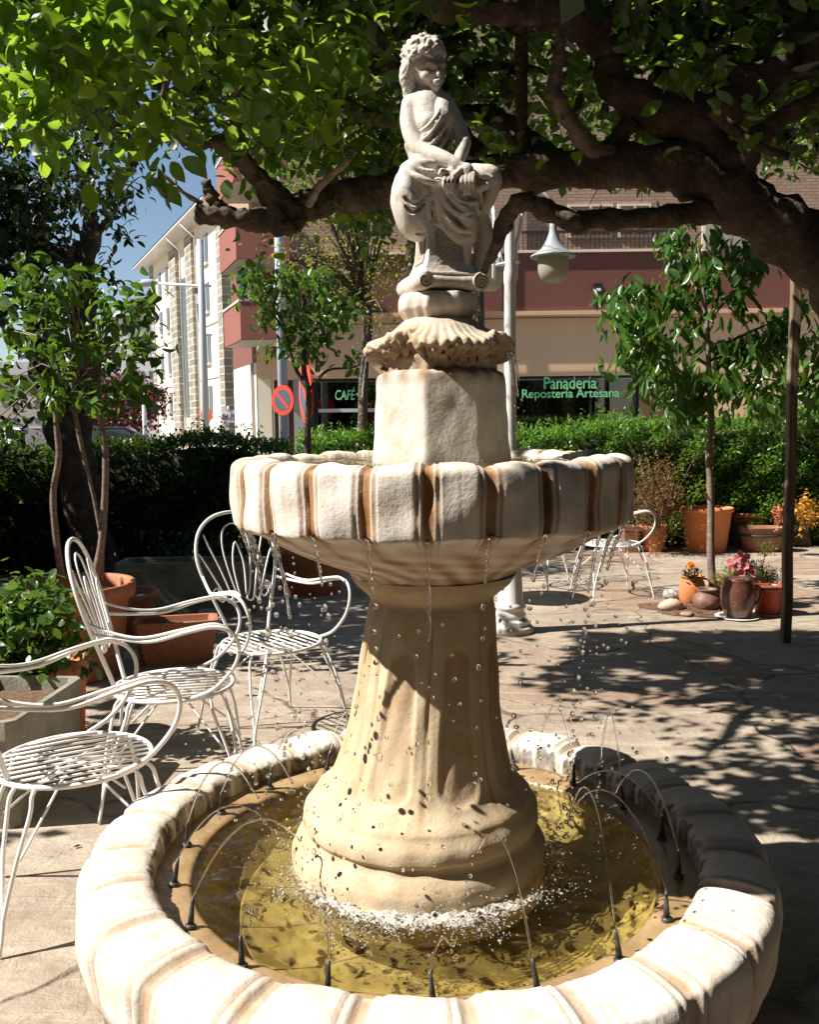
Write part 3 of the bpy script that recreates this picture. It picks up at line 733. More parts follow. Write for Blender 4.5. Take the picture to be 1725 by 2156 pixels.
f.path(qp([(977, 302, 24, 12.5), (972, 322, 34, 12), (964, 345, 46, 10.5), (954, 356, 58, 9)]), k=.006)
f.ell(Q(946, 370, 70), (14 * U, 10 * U, 14 * U), k=.006)
for i, (x0, y1, r_) in enumerate([(937, 396, 4.4), (945, 404, 4.8), (953, 404, 4.6)]):
    f.path(qp([(x0 + 1, 370, 76, 5.4), (x0, 385, 80, 5.0), (x0 - 1, y1, 74, r_)]), k=.0022)
f.path(qp([(939, 364, 78, 5), (931, 360, 80, 4.5), (927, 367, 78, 4)]), k=.003)
# bare leg on the right
f.path(qp([(950, 372, 10, 26), (985, 368, 30, 20), (1012, 366, 40, 15.5), (1034, 369, 42, 16), (1042, 382, 40, 13)]), k=.008)
f.path(qp([(1040, 376, 40, 14), (1038, 400, 34, 11.5), (1027, 425, 26, 12), (1012, 452, 14, 14), (1018, 478, 8, 15.5), (1020, 500, 8, 15), (1011, 535, 10, 11.5), (1000, 570, 14, 9), (995, 590, 16, 8.5)]), k=.006)
f.path(qp([(994, 588, 18, 9), (990, 596, 34, 8), (986, 600, 48, 6.5)]), k=.006)
V, F = f.mesh()
def stain_low(V, z0=2.05, amt=.5):
    return np.clip((z0 - V[:, 2]) / .25, 0, 1) * amt
gm = np.clip(1 - np.abs(V[:, 2] - Q(905, 152, 0)[2]) / .038, 0, 1) * (V[:, 1] < YA - .012) * .75  # face speckled with dirt, also painted darker to dim it
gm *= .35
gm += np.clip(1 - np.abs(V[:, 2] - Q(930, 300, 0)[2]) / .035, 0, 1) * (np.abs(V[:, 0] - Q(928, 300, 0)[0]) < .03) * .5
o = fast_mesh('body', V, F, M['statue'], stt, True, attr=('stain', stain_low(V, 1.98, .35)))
a = o.data.attributes.new('grime_shade', 'FLOAT', 'POINT'); a.data.foreach_set('value', gm.astype(np.float32))
# --- hair : rough cap swept over brow, knot at the nape and a lock over the shoulder
r1h = np.random.default_rng(31)
def to_px0(p):
    v = np.asarray(p) - np.array([0, 0, EYE]); z = v @ cF; return 862.5 + FPX * (v @ cX) / z, 1078 - FPX * (v @ cU) / z
f = fld(830, 950, 76, 260, -70, 60)
f.ell(Q(888, 125, -2), (38 * U, 44 * U, 39 * U)); f.ell(Q(906, 116, 2), (31 * U, 44 * U, 27 * U), k=.01)
f.path(qp([(862, 140, 16, 14), (858, 165, 8, 13), (864, 188, 0, 11), (862, 210, -10, 9)]), k=.010)
f.path(qp([(866, 205, -14, 8), (857, 222, -20, 6.5), (853, 240, -24, 5)]), k=.006)
f.ell(Q(880, 165, -32), (24 * U, 24 * U, 26 * U), k=.012)
f.ell(Q(915, 168, 40), (30 * U, 46 * U, 44 * U), k=.006, op='sub')
for i_ in range(420):
    th_, ph_ = r1h.uniform(0, 2 * PI), r1h.uniform(-.25, 1.5)
    c_ = Q(892, 124, 0) + np.array([math.cos(th_) * math.cos(ph_) * 38, -math.sin(th_) * math.cos(ph_) * 43, math.sin(ph_) * 35]) * U
    hp = to_px0(c_)
    if hp[0] > 872 and hp[1] > 128 + (hp[0] - 872) * -.24 and c_[1] < YA - .006: continue
    t_ = nrmz(r1h.normal(0, 1, 3)) * 7 * U; f.cap(c_ - t_, c_ + t_ + [0, 0, -3 * U], 4.2 * U, 3 * U, .005)
for i_ in range(26):
    c_ = Q(858 + r1h.normal(0, 4), 140 + i_ * 3.2, 8 - i_ * .9); t_ = nrmz(r1h.normal(0, 1, 3)) * 6 * U; f.cap(c_ - t_, c_ + t_, 3.4 * U, 2.4 * U, .002)
f.wave(lambda X, Y, Z: .0005 * (np.sin(X * 330 + Z * 460 + 3 * np.sin(Y * 110 + X * 60)) + np.sin(Z * 310 - X * 530 + 3 * np.sin(X * 90 + Z * 70)) * .9 + .5 * np.sin(Y * 620 + Z * 300)))
V, F = f.mesh(); fast_mesh('hair', V, F, M['statue'], stt, True, attr=('stain', np.zeros(len(V))))
# --- robe
f = fld(820, 1060, 200, 600, -75, 90)
# bodice over her left breast, falling across to the right hip
f.path(qp([(934, 212, 0, 14), (930, 240, 8, 26), (918, 275, 8, 30), (908, 310, 6, 30), (900, 340, 4, 36)]), k=.012)
f.ell(Q(932, 254, 24), (17 * U, 18 * U, 16 * U), k=.016)
f.ell(Q(892, 240, 34), (20 * U, 28 * U, 36 * U), k=.016, op='sub')
for (pts) in ([(936, 218, 20, 3), (928, 248, 44, 3.2), (908, 280, 46, 3.2), (890, 296, 34, 3)], [(942, 222, 18, 3), (938, 262, 40, 3.4), (915, 298, 44, 3.4), (890, 318, 32, 3)],
              [(947, 232, 14, 3), (945, 275, 32, 3.4), (925, 312, 40, 3.4), (896, 335, 34, 3)], [(930, 214, 18, 3), (922, 240, 44, 3.4), (900, 268, 46, 3.2), (886, 276, 34, 3)], [(950, 246, 8, 3), (952, 290, 24, 3.2), (938, 325, 34, 3)]):
    f.path(qp(pts), k=.004)
f.ell(Q(863, 306, -4), (10 * U, 15 * U, 12 * U), k=.004); f.path(qp([(862, 312, -4, 8), (872, 330, 0, 9), (880, 345, 4, 12)]), k=.006)
# lap and knees under cloth
f.path(qp([(905, 375, -20, 40), (900, 372, 5, 36), (880, 368, 35, 28), (868, 366, 55, 20)]), k=.014)
f.path(qp([(930, 380, -10, 36), (950, 385, 15, 32), (975, 385, 35, 24)]), k=.014)
f.path(qp([(852, 356, 46, 8), (872, 349, 56, 9), (895, 346, 56, 8), (914, 347, 50, 7)]), k=.006)
# big hanging bag of cloth over her right shin
f.path(qp([(866, 372, 46, 22), (858, 410, 44, 28), (866, 445, 40, 30), (876, 475, 34, 27)]), k=.012)
f.path(qp([(852, 385, 40, 17), (846, 425, 36, 17), (856, 462, 30, 17), (872, 484, 26, 17), (892, 487, 26, 15)]), k=.012)
f.path(qp([(890, 380, 56, 12), (897, 420, 50, 14), (898, 455, 40, 13), (903, 480, 30, 9)]), k=.010)
f.path(qp([(858, 361, 68, 4), (880, 372, 78, 5), (904, 383, 78, 6), (926, 386, 70, 5)]), k=.005)
f.path(qp([(858, 352, 62, 3), (884, 358, 72, 4), (915, 362, 74, 4)]), k=.005)
for pts in ([(852, 416, 72, 2.2), (862, 426, 76, 3), (874, 430, 75, 3.2), (892, 420, 66, 2.2)], [(850, 426, 68, 2), (862, 442, 72, 3), (874, 446, 71, 3.2), (893, 430, 62, 2.2)],
            [(884, 398, 74, 2), (900, 405, 72, 3.2), (914, 405, 66, 3), (925, 398, 62, 2)], [(914, 410, 60, 3), (912, 440, 52, 4), (906, 466, 42, 3)], [(874, 490, 52, 2), (890, 493, 50, 2.6), (902, 489, 44, 2)], [(868, 400, 74, 2), (884, 414, 72, 2.4), (900, 410, 68, 2)],
            [(896, 372, 80, 1.8), (912, 378, 78, 2.4), (924, 378, 74, 1.6)]):
    f.path(qp(pts), k=.004, op='sub')
# middle swags between the knees
f.path(qp([(922, 390, 56, 14), (928, 430, 48, 15), (938, 462, 40, 14), (958, 490, 36, 13), (975, 502, 34, 12)]), k=.012)
f.path(qp([(950, 395, 56, 18), (965, 425, 50, 18), (982, 452, 42, 17), (990, 480, 36, 13), (990, 504, 34, 9)]), k=.012)
f.path(qp([(985, 392, 50, 14), (1000, 415, 42, 13), (1000, 440, 36, 14)]), k=.010)
f.path(qp([(988, 500, 34, 9), (984, 520, 34, 8), (984, 545, 32, 6), (983, 560, 30, 4)]), k=.006)
f.path(qp([(1002, 362, 60, 4), (1018, 370, 62, 5), (1036, 378, 60, 4), (1024, 390, 58, 6), (1010, 396, 54, 8)]), k=.006)
f.path(qp([(908, 470, 40, 5), (922, 470, 44, 6), (938, 480, 42, 7)]), k=.006)
for pts in ([(932, 402, 66, 4), (942, 432, 66, 5), (966, 452, 62, 5), (996, 450, 54, 4)], [(938, 400, 70, 3.6), (956, 418, 70, 4.6), (980, 430, 66, 5), (1002, 424, 54, 4)], [(930, 430, 60, 4), (944, 462, 56, 5), (970, 484, 52, 5), (996, 486, 46, 4)],
            [(922, 410, 60, 4), (924, 450, 54, 4.4), (942, 486, 48, 5), (970, 505, 44, 5)]):
    f.path(qp(pts), k=.004)
for pts in ([(934, 415, 74, 2.2), (948, 442, 72, 3), (974, 456, 68, 3), (996, 452, 60, 2)], [(944, 404, 76, 2.2), (964, 424, 76, 2.8), (992, 434, 66, 2.6)], [(926, 440, 66, 2), (940, 470, 62, 2.8), (962, 492, 58, 2.8), (990, 494, 50, 2)], [(912, 420, 60, 3), (914, 450, 56, 3), (918, 468, 52, 2)], [(1010, 410, 56, 4), (1014, 425, 50, 4), (1008, 442, 44, 3)], [(984, 515, 44, 1.8), (990, 540, 42, 1.8)]):
    f.path(qp(pts), k=.004, op='sub')
f.wave(lambda X, Y, Z: .0004 * (np.sin(X * 190 + Z * 160) + np.sin(Y * 230 + Z * 120)))
V, F = f.mesh()
gm = np.clip(1 - np.abs(V[:, 2] - Q(930, 318, 0)[2]) / .045, 0, 1) * .5
o = fast_mesh('robe', V, F, M['statue'], stt, True, attr=('stain', stain_low(V, 2.02, .42)))
a = o.data.attributes.new('grime_shade', 'FLOAT', 'POINT'); a.data.foreach_set('value', gm.astype(np.float32))
# --- carved seat : concave tapering block, ionic bolster
SR = R(-17); cs_, sn_ = math.cos(-SR), math.sin(-SR)
SC = Q(930, 560, 0)[:2]
def loc(x, y, z): # local frame turned so that one arris comes forward on the left
    a = R(17); return (SC[0] + x * math.cos(a) - y * math.sin(a), SC[1] + x * math.sin(a) + y * math.cos(a), z)
def z_at(py): return Q(922, py, 40)[2]
rings = []
for py, hw_ in [(470, .052), (500, .052), (520, .053), (540, .0555), (555, .060), (568, .066), (578, .072)]:
    z = z_at(py); q = hw_; c_ = .004
    rings.append([loc(x, y, z) for x, y in [(-q + c_, -q), (q - c_, -q), (q, -q + c_), (q, q - c_), (q - c_, q), (-q + c_, q), (-q, q - c_), (-q, -q + c_)]])
MB().add(loops(rings[::-1])).build('seat_block', M['statue'], stt, True, smooth=False)
# pitted panels framed on the visible sides
b = NB('pitted_panel'); v = b.vor(190); n_ = b.noise(260, 3, .6)
pc = b.ramp(b.math('ADD', v, b.math('MULTIPLY', n_, .35)), [(.30, (.16, .11, .06)), (.42, (.56, .49, .38))])
M['panel'] = b.done(b.pbr(pc, .8, b.bump(b.math('ADD', v, n_), 1.0, .006)))
for side in (0, 1):
    rows = []
    for py, hw_ in [(486, .052), (500, .052), (520, .053), (540, .0555), (553, .0592)]:
        z = z_at(py); q = hw_ * .62; e = hw_ + .0025
        rows.append([loc(-q, -e, z), loc(q, -e, z)] if side == 0 else [loc(-e, q, z), loc(-e, -q, z)])
    V = [p for r_ in rows for p in r_]; F = [(2 * i, 2 * i + 2, 2 * i + 3, 2 * i + 1) for i in range(len(rows) - 1)]
    MB().add((V, F)).build('pitted_panel', M['panel'], stt, True)
    for e_ in ([r_[0] for r_ in rows], [r_[1] for r_ in rows], [rows[-1][0], rows[-1][1]]):
        pass
mb = MB()
zt, zb = z_at(577), z_at(611); q = .076
mb.add(loops([[loc(x * s_, y * s_, z) for x, y in ((-q, -q), (q, -q), (q, q), (-q, q))] for s_, z in ((.93, zb), (.97, zb + .006), (.97, zt - .012), (1.03, zt - .010), (1.05, zt - .004), (1.03, zt), (.9, zt + .003))]))
mb.build('seat_base', M['statue'], stt, True, smooth=False)
for yy in (-1, 1):
    mb = MB(); y_ = yy * .070; rr = .0185; zc_ = (zt + zb) / 2 - .003
    pts = [loc(-.086, y_, zc_), loc(-.080, y_, zc_), loc(-.03, y_, zc_), loc(0, y_, zc_), loc(.03, y_, zc_), loc(.080, y_, zc_), loc(.086, y_, zc_)]
    mb.add(tube(pts, [.016, rr, .0165, .0155, .0165, rr, .016], 24)); mb.build('bolster', M['statue'], stt, True)
# volutes curled at the front corners and down the left side
for (cx_, face) in ((-.072, 'f'), (.072, 'f')):
    pts = []
    for i in range(40):
        t = i / 39 * 4.2 * PI; r_ = .0205 * (1 - i / 39 * .82); s_ = 1 if cx_ < 0 else -1
        pts.append(loc(cx_ + s_ * r_ * math.cos(t + PI / 2) * -1, -.0885, zc_ + r_ * math.sin(t + PI / 2)))
    MB().add(tube(pts, np.linspace(.0036, .0022, 40), 7)).add(tube([loc(cx_, -.066, zc_), loc(cx_, -.0865, zc_), loc(cx_, -.088, zc_)], [.0215, .0215, .016], 28)).build('volute', M['statue'], stt, True)
mb = MB().add(tube([loc(-.074, y, zc_) for y in (-.086, -.08, -.05, 0, .05, .08, .086)], [.018, .022, .024, .025, .024, .022, .018], 24)).build('side_scroll', M['statue'], stt, True)
# ================================================================== garden furniture
b = NB('white_paint'); n1 = b.noise(45, 4, .7); v = b.ramp(n1, [(.68, 0.0), (.74, 1.0)])
c = b.mix(b.ramp(b.noise(7, 4), [(.4, 0.0), (.75, 1.0)]), (.88, .87, .85), (.76, .74, .70)); c = b.mix(b.math('MULTIPLY', v, .8), c, (.26, .13, .06))
M['chair'] = b.done(b.pbr(c, .38, b.bump(n1, .25, .002)))
M['white'] = simple('white_enamel', (.78, .78, .76), .3, 25, .08, col2=(.70, .70, .68))
def make_chair(label, loc_, rz, group):
    t = thing('garden_chair', label, 'chair', loc_, group, rz)
    # seat
    mb = MB(); a_ = np.arange(40) * 2 * PI / 40
    mb.add(tube(np.stack([.238 * np.cos(a_), .238 * np.sin(a_), .447 + 0 * a_], 1), .0085, 8, True))
    for i in range(-5, 6):
        x = i * .041; L = math.sqrt(max(.236 ** 2 - x * x, 0))
        mb.add(tube([(x, -L, .450), (x, 0, .453), (x, L, .450)], .0042, 6))
    mb.build('seat', M['chair'], t)
    mb = MB()
    for s in (-1, 1):
        mb.add(ptube([(-s * .16, -.16, .43, .005), (-s * .05, -.04, .438, .005), (s * .05, .04, .438, .005), (s * .16, .16, .43, .005)], 6))
        for q in (-1, 1): mb.add(ptube([(s * .195, q * .195, .24, .0045), (s * .09, q * .08, .37, .0045), (s * .03, q * .02, .436, .0045)], 6))
    mb.build('brace', M['chair'], t)
    # legs, each of two rods meeting at the foot
    for sx in (-1, 1):
        for sy in (-1, 1):
            mb = MB(); f_ = np.array([sx * .262, sy * .262])
            for o_ in (-1, 1):
                an = math.atan2(sy, sx) + o_ * .14; c0 = np.array([math.cos(an), math.sin(an)]) * .236
                m1 = c0 * 1.16; m2 = c0 * .55 + f_ * .50
                mb.add(ptube([(*c0, .445, .0065), (*(c0 * 1.10), .425, .0065), (*m1, .38, .0065), (*(m1 * .6 + f_ * .42), .26, .0065), (f_[0] * .97, f_[1] * .97, .10, .0062), (f_[0] * 1.03, f_[1] * 1.03, .006, .006)], 7))
            mb.build('leg', M['chair'], t)
    # back
    def yb(z): return -.205 - .165 * max(0, (z - .45)) / .6
    half = [(.105, .452), (.135, .55), (.175, .66), (.212, .77), (.222, .87), (.19, .97), (.11, 1.035), (0, 1.055)]
    pts = [(-x, yb(z), z, .0088) for x, z in half] + [(x, yb(z), z, .0088) for x, z in half[-2::-1]]
    mb = MB().add(ptube(pts, 8))
    r_ = .0045
    bot = [-.105, -.04, .04, .105]; tops = [(-.185, .80), (-.165, .93), (-.075, 1.02), (.075, 1.02), (.165, .93), (.185, .80)]
    zlow = .635
    # nested hairpin loops fanning upward
    for (xa, xb, za, xt, zt_) in [(-.045, .045, zlow, 0, 1.04)]:
        mb.add(ptube([(xa * .4, yb(zlow), zlow - .01, r_), (xa, yb(.68), .69, r_), (-.075, yb(.85), .86, r_), (-.06, yb(.96), .965, r_), (0, yb(1.0), 1.0, r_), (.06, yb(.96), .965, r_), (.075, yb(.85), .86, r_), (xb, yb(.68), .69, r_), (xb * .4, yb(zlow), zlow - .01, r_)], 6))
        mb.add(ptube([(-.018, yb(.65), .645, r_), (-.03, yb(.8), .80, r_), (0, yb(.9), .905, r_), (.03, yb(.8), .80, r_), (.018, yb(.65), .645, r_)], 6))
    for s in (-1, 1):
        mb.add(ptube([(s * .018, yb(.63), .625, r_), (s * .04, yb(.62), .612, r_), (s * .062, yb(.63), .64, r_), (s * .105, yb(.78), .78, r_), (s * .150, yb(.9), .90, r_), (s * .168, yb(.95), .955, r_)], 6))
        mb.add(ptube([(s * .062, yb(.63), .64, r_), (s * .08, yb(.62), .616, r_), (s * .10, yb(.63), .645, r_), (s * .15, yb(.76), .755, r_), (s * .19, yb(.84), .835, r_), (s * .212, yb(.86), .865, r_)], 6))
        sp = [(s * (.10 + .0), yb(.64), .645, r_), (s * .118, yb(.62), .624, r_), (s * .143, yb(.63), .64, r_)]
        for i in range(14):
            a = -1.2 + i * .55; q = .026 * (1 - i / 16); sp.append((s * (.143 + q * math.cos(a) * .9), yb(.67), .675 + q * math.sin(a), r_))
        mb.add(ptube(sp, 6, 3))
    mb.build('backrest', M['chair'], t)
    # arms : a pair of rods that sweep forward and curl down to the seat
    for s in (-1, 1):
        mb = MB()
        mb.add(ptube([(s * .195, yb(.72), .715, .0075), (s * .235, -.17, .70, .0075), (s * .275, -.05, .695, .0075), (s * .30, .08, .728, .0075), (s * .30, .18, .742, .0075), (s * .29, .245, .715, .0075), (s * .275, .27, .65, .0075), (s * .26, .245, .57, .0075), (s * .243, .17, .49, .0075), (s * .222, .085, .452, .0075)], 8))
        mb.add(ptube([(s * .205, yb(.77), .76, .006), (s * .235, -.19, .722, .006), (s * .268, -.08, .708, .006), (s * .286, .06, .735, .006), (s * .287, .17, .752, .006), (s * .284, .22, .738, .006)], 7))
        mb.build('armrest', M['chair'], t)
    return t
gc = 'white wrought-iron garden armchairs'
def gpos(px, py, z): q = G(px, py, z); return (q[0], q[1], 0)
pA, pB, pC = gpos(152, 1592, .45), gpos(366, 1440, .45), gpos(572, 1350, .45)
make_chair('white wire armchair nearest the camera, its back cut off by the photo edge', (pA[0] + .01, pA[1] - .01, 0), R(-60), gc)
make_chair('white wire armchair seen side-on beside the basin, in front of the big terracotta tree pot', pB, R(-80), gc)
make_chair('white wire armchair with its looped fan back facing us, left of the bowl', pC, R(-140), gc)
pD = gpos(1288, 1143, .45); pE = gpos(1150, 1150, .45)
make_chair('white wire armchair in sun right of the fountain, half hidden by the upper bowl', pD, R(-80), gc)
make_chair('white wire armchair mostly hidden behind the white lamp post, only legs showing', (pE[0] - .05, pE[1] + .55, 0), R(150), gc)
# small round table hidden by the bowl, its shadow falls beside the lamp post
tq_ = (0.50, 7.55)
tt = thing('garden_table', 'small round white metal table hidden behind the fountain bowl, casting a round shadow', 'table', (*tq_, 0))
MB().add(lathe([(.0, .70), (.34, .70), (.345, .71), (.34, .72), (.0, .722)], 40)).build('table_top', M['white'], tt)
for k in range(3):
    a = k * 2.094 + 1.2; MB().add(ptube([(.03 * math.cos(a), .03 * math.sin(a), .70, .01), (.05 * math.cos(a), .05 * math.sin(a), .35, .01), (.22 * math.cos(a), .22 * math.sin(a), 0, .01)], 8)).build('leg', M['white'], tt)

# ================================================================== lamp post
LD = 6.45; lb = G(1073, 1325, 0); lx, ly = lb[0], LD + .0
def LZ(py, d=LD): return P(1065, py, d)[2]
lp = thing('lamp_post', 'white cast-metal lamp post with two bell-shaped lanterns on curved arms, behind the fountain', 'lamp post', (lx, ly, 0))
mb = MB().add(lathe([(.165, .0), (.165, .035), (.155, .045), (.148, .048)], 40, (lx, ly, 0))); mb.build('footing', simple('cement', (.52, .46, .38), .9, 30, .4), lp, True)
n8 = 8; mb = MB()
rings = [[(lx + r_ * math.cos(PI / 8 + k * PI / 4), ly + r_ * math.sin(PI / 8 + k * PI / 4), z) for k in range(8)] for r_, z in ((.135, .048), (.135, .085), (.118, .10), (.10, .105))]
mb.add(loops(rings)); mb.build('base_plate', M['white'], lp, True, smooth=False)
for k in range(4):
    a = PI / 4 + k * PI / 2; MB().add(lathe([(.010, .085), (.010, .105), (.004, .112)], 8, (lx + .12 * math.cos(a), ly + .12 * math.sin(a), 0))).build('bolt', simple('rusty_bolt', (.18, .09, .05), .8) if k == 0 else bpy.data.materials['rusty_bolt'], lp, True)
mb = MB().add(lathe([(.108, .10), (.112, .13), (.098, .15), (.10, .17), (.115, .185), (.098, .205), (.09, .22), (.075, .60), (.068, .80), (.078, .83), (.06, .86), (.046, .90), (.042, 1.6), (.040, LZ(600)), (.044, LZ(596)), (.044, LZ(575)), (.036, LZ(560)), (.034, LZ(450)), (.030, LZ(436)), (.016, LZ(430)), (.001, LZ(428))], 32, (lx, ly, 0)))
mb.build('post', M['white'], lp, True)
def lantern(c, s, nm):
    """bell shade with rim over a frosted glass globe; c = rim centre"""
    x, y, z = c
    sh = MB().add(lathe([(.152 * s, -.006 * s), (.160 * s, 0), (.152 * s, .010 * s), (.120 * s, .025 * s), (.085 * s, .052 * s), (.055 * s, .095 * s), (.034 * s, .145 * s), (.024 * s, .19 * s), (.024 * s, .235 * s), (.014 * s, .25 * s)], 36, c)).build('lamp_shade', M['shade'], lp, True)
    MB().add(lathe([(.152 * s, -.0055 * s), (.10 * s, .012 * s), (.06 * s, .03 * s)], 36, c)).build('shade_lining', M['white'], lp, True)
    g_ = MB().add(lathe([(.104 * s, -.0 * s), (.106 * s, -.05 * s), (.104 * s, -.10 * s), (.088 * s, -.145 * s), (.055 * s, -.172 * s), (.0, -.182 * s)], 36, c)).build('glass_globe', M['globe'], lp, True)
M['shade'] = simple('grey_blue_shade', (.36, .39, .41), .35, 20, .1)
b = NB('frosted_globe'); p_ = b.n('ShaderNodeBsdfTranslucent'); p_.inputs[0].default_value = (.75, .70, .55, 1)
mx = b.n('ShaderNodeMixShader'); mx.inputs[0].default_value = .45; b.l(b.pbr((.62, .59, .47), .35), mx.inputs[1]); b.l(p_.outputs[0], mx.inputs[2]); M['globe'] = b.done(mx.outputs[0])
c1 = P(1165, 541, LD); lantern(c1, 1.0, 0)
top = P(1160, 470, LD)
mb = MB().add(ptube([(*P(1074, 560, LD), .012), (*P(1092, 500, LD), .014), (*P(1102, 440, LD), .015), (*P(1112, 414, LD), .016), (*P(1135, 407, LD), .017), (*P(1154, 418, LD), .016), (*P(1162, 442, LD), .014), (*P(1164, 485, LD), .012)], 10)); mb.build('curved_arm', M['white'], lp, True)
c2 = P(1028, 563, LD + .35); lantern(c2, .98, 1)
mb = MB().add(ptube([(*P(1058, 560, LD), .012), (*P(1044, 500, LD + .1), .014), (*P(1040, 450, LD + .15), .015), (*P(1034, 425, LD + .3), .016), (*P(1022, 430, LD + .35), .015), (*P(1026, 500, LD + .35), .012)], 10)); mb.build('curved_arm', M['white'], lp, True)
for (px, ya_, yb_) in ((1087, 504, 593), (1040, 520, 590)):
    MB().add(tube([P(px, yb_, LD), P(px, yb_ - 6, LD), P(px, ya_ + 8, LD), P(px, ya_, LD)], [.004, .013, .013, .006], 10)).build('drop_rod', M['white'], lp, True)
MB().add(tube([P(1036, 560, LD), P(1060, 556, LD), P(1094, 550, LD)], [.011, .014, .011], 8)).add(lathe([(.022, -.012), (.03, 0), (.022, .012)], 12, P(1087, 552, LD))).build('crossbar', M['white'], lp, True)

# wooden prop
b = NB('post_wood'); n1 = b.noise(1, 5, .65, vec=b.mapping((60, 60, 4))); c = b.ramp(n1, [(.3, (.10, .065, .04)), (.7, (.30, .22, .15))]); M['post_wood'] = b.done(b.pbr(c, .85, b.bump(n1, .6, .006)))
wp = G(1654, 1352, 0); mb = MB(); hw = .029; zt = P(1650, 515, wp[1])[2]
rings = []
for i in range(9):
    z = zt * i / 8 if i else -.02; o = .006 * math.sin(i * 2.1); rings.append([(wp[0] + o + sx * hw, wp[1] + sy * hw, z) for sx, sy in ((-.8, -1), (.8, -1), (1, -.8), (1, .8), (.8, 1), (-.8, 1), (-1, .8), (-1, -.8))])
mb.add(loops(rings)).build('post', M['post_wood'], smooth=False)
props(bpy.data.objects['post'] if bpy.data.objects['post'].parent is None else [o for o in bpy.data.objects if o.name.startswith('post') and o.parent is None][0], 'square wooden prop standing on the paving and holding up the heavy branch at right', 'wooden post')
[o for o in bpy.data.objects if o.name.startswith('post') and o.parent is None][0].name = 'wooden_post'

# ================================================================== pots
def clay(name, c1, c2, rough=.7):
    b = NB(name); n1 = b.noise(7, 5, .6); n2 = b.noise(60, 4, .6)
    c = b.mix(b.ramp(n1, [(.35, 0.0), (.7, 1.0)]), c1, c2); c = b.mix(b.math('MULTIPLY', b.ramp(n2, [(.55, 0.0), (.75, 1.0)]), .3), c, (.75, .55, .42))
    return b.done(b.pbr(c, rough, b.bump(n2, .2, .004)))
M['terra'] = clay('terracotta', (.46, .17, .08), (.34, .12, .055)); M['terra2'] = clay('orange_terracotta', (.62, .22, .08), (.52, .17, .06)); M['glaze'] = clay('brown_glaze', (.13, .05, .035), (.085, .034, .026), .28)
M['redpot'] = clay('red_plastic', (.42, .045, .02), (.34, .04, .02), .35); M['brownclay'] = clay('dark_clay', (.20, .10, .075), (.15, .075, .055), .55)
M['soil'] = simple('potting_soil', (.10, .055, .03), .95, 70, 1.0, col2=(.20, .12, .07), vscale=40)
M['concrete'] = simple('mossy_concrete', (.33, .31, .25), .9, 30, .6, col2=(.15, .15, .10), vscale=5)
M['concrete2'] = simple('pale_concrete', (.50, .47, .40), .9, 30, .6, col2=(.34, .31, .25), vscale=7)
def pot(name, label, cat, loc_, r, h, mat, taper=.72, rimh=.12, rimw=.03, soil=.1, group=None, prof=None, seg=40):
    t = thing(name, label, cat, loc_, group)
    if prof is None:
        prof = [(r * taper, 0), (r * taper * 1.03, .01), (r * (1 - rimw) * .965, h * (1 - rimh)), (r * .985, h * (1 - rimh) + .004), (r, h * (1 - rimh * .5)), (r * 1.0, h * .985), (r * .975, h), (r * .93, h * .995), (r * .90, h * .96), (r * .86, h * (1 - soil)), (r * .84, h * (1 - soil) - .01)]
    V, F = lathe(prof, seg); MB().add((V, [f for f in F])).build('pot_body', mat, t)
    rs = prof[-1][0] * 1.0; zs = h * (1 - soil)
    if prof is not None and soil: 
        V, F = lathe([(rs, zs - .006), (rs * .7, zs + .008), (rs * .3, zs + .012), (0, zs + .01)], 24); MB().add((V, [f for f in F if len(f) == 4])).build('soil', M['soil'], t)
    return t
bpot = G(152, 1402, 0); bpx, bpy_ = bpot[0], 5.45
pot('plant_pot', 'very large round terracotta pot holding the young tree at left', 'pot', (P(153, 1300, 5.45)[0], 5.45, 0), .375, .565, M['terra'], .70, .16, .08, .13)
pot('plant_pot', 'large wide empty terracotta pot in front of the right hedge', 'pot', gpos(1487, 1160, 0), .295, .50, M['terra2'], .72, .10, .05, .45)
pot('plant_pot', 'medium terracotta pot behind and right of the biggest right-hand pot', 'pot', gpos(1572, 1148, 0), .24, .40, M['terra'], .72, .14, .05, .1)
pot('plant_pot', 'terracotta pot with the bronze bush right of the upper bowl', 'pot', gpos(1376, 1160, 0), .16, .30, M['terra2'], .72, .14, .05, .1)
pot('plant_pot', 'terracotta pot partly behind the near leafy shrub at the left edge', 'pot', (P(118, 1400, 4.3)[0], 4.3, 0), .15, .40, M['terra2'], .75, .16, .05, .1)
pot('plant_pot', 'dark terracotta pot in the shade just behind the fountain neck, left side', 'pot', gpos(655, 1245, 0), .34, .40, M['terra'], .75, .14, .05, .12)
pot('plant_pot', 'shallow dark terracotta pot beside the large left pot', 'pot', gpos(262, 1330, 0), .26, .30, M['terra'], .8, .14, .05, .1)
# crowd of small pots at the foot of the cherry tree
q = gpos(1457, 1272, 0)
t = pot('flower_pot', 'orange clay pot with a marigold, leftmost at the cherry trunk', 'pot', q, .108, .235, M['terra2'], prof=[(.075, 0), (.085, .01), (.103, .06), (.107, .12), (.098, .18), (.082, .21), (.085, .222), (.098, .232), (.096, .24), (.08, .238), (.074, .22), (.07, .20)], soil=.12)
MB().add(ptube([(.080, -.02, .215, .008), (.125, -.03, .20, .009), (.13, -.035, .15, .009), (.100, -.025, .125, .008)], 8)).build('handle', M['terra2'], t)
q = gpos(1488, 1284, 0)
t = pot('squat_pot', 'squat dark brown clay pot in front of the cherry trunk', 'pot', q, .10, .17, M['brownclay'], prof=[(.07, 0), (.085, .008), (.105, .04), (.112, .075), (.100, .11), (.078, .13), (.068, .145), (.072, .158), (.082, .166), (.078, .172), (.066, .166), (.06, .15), (.058, .13)], soil=.3)
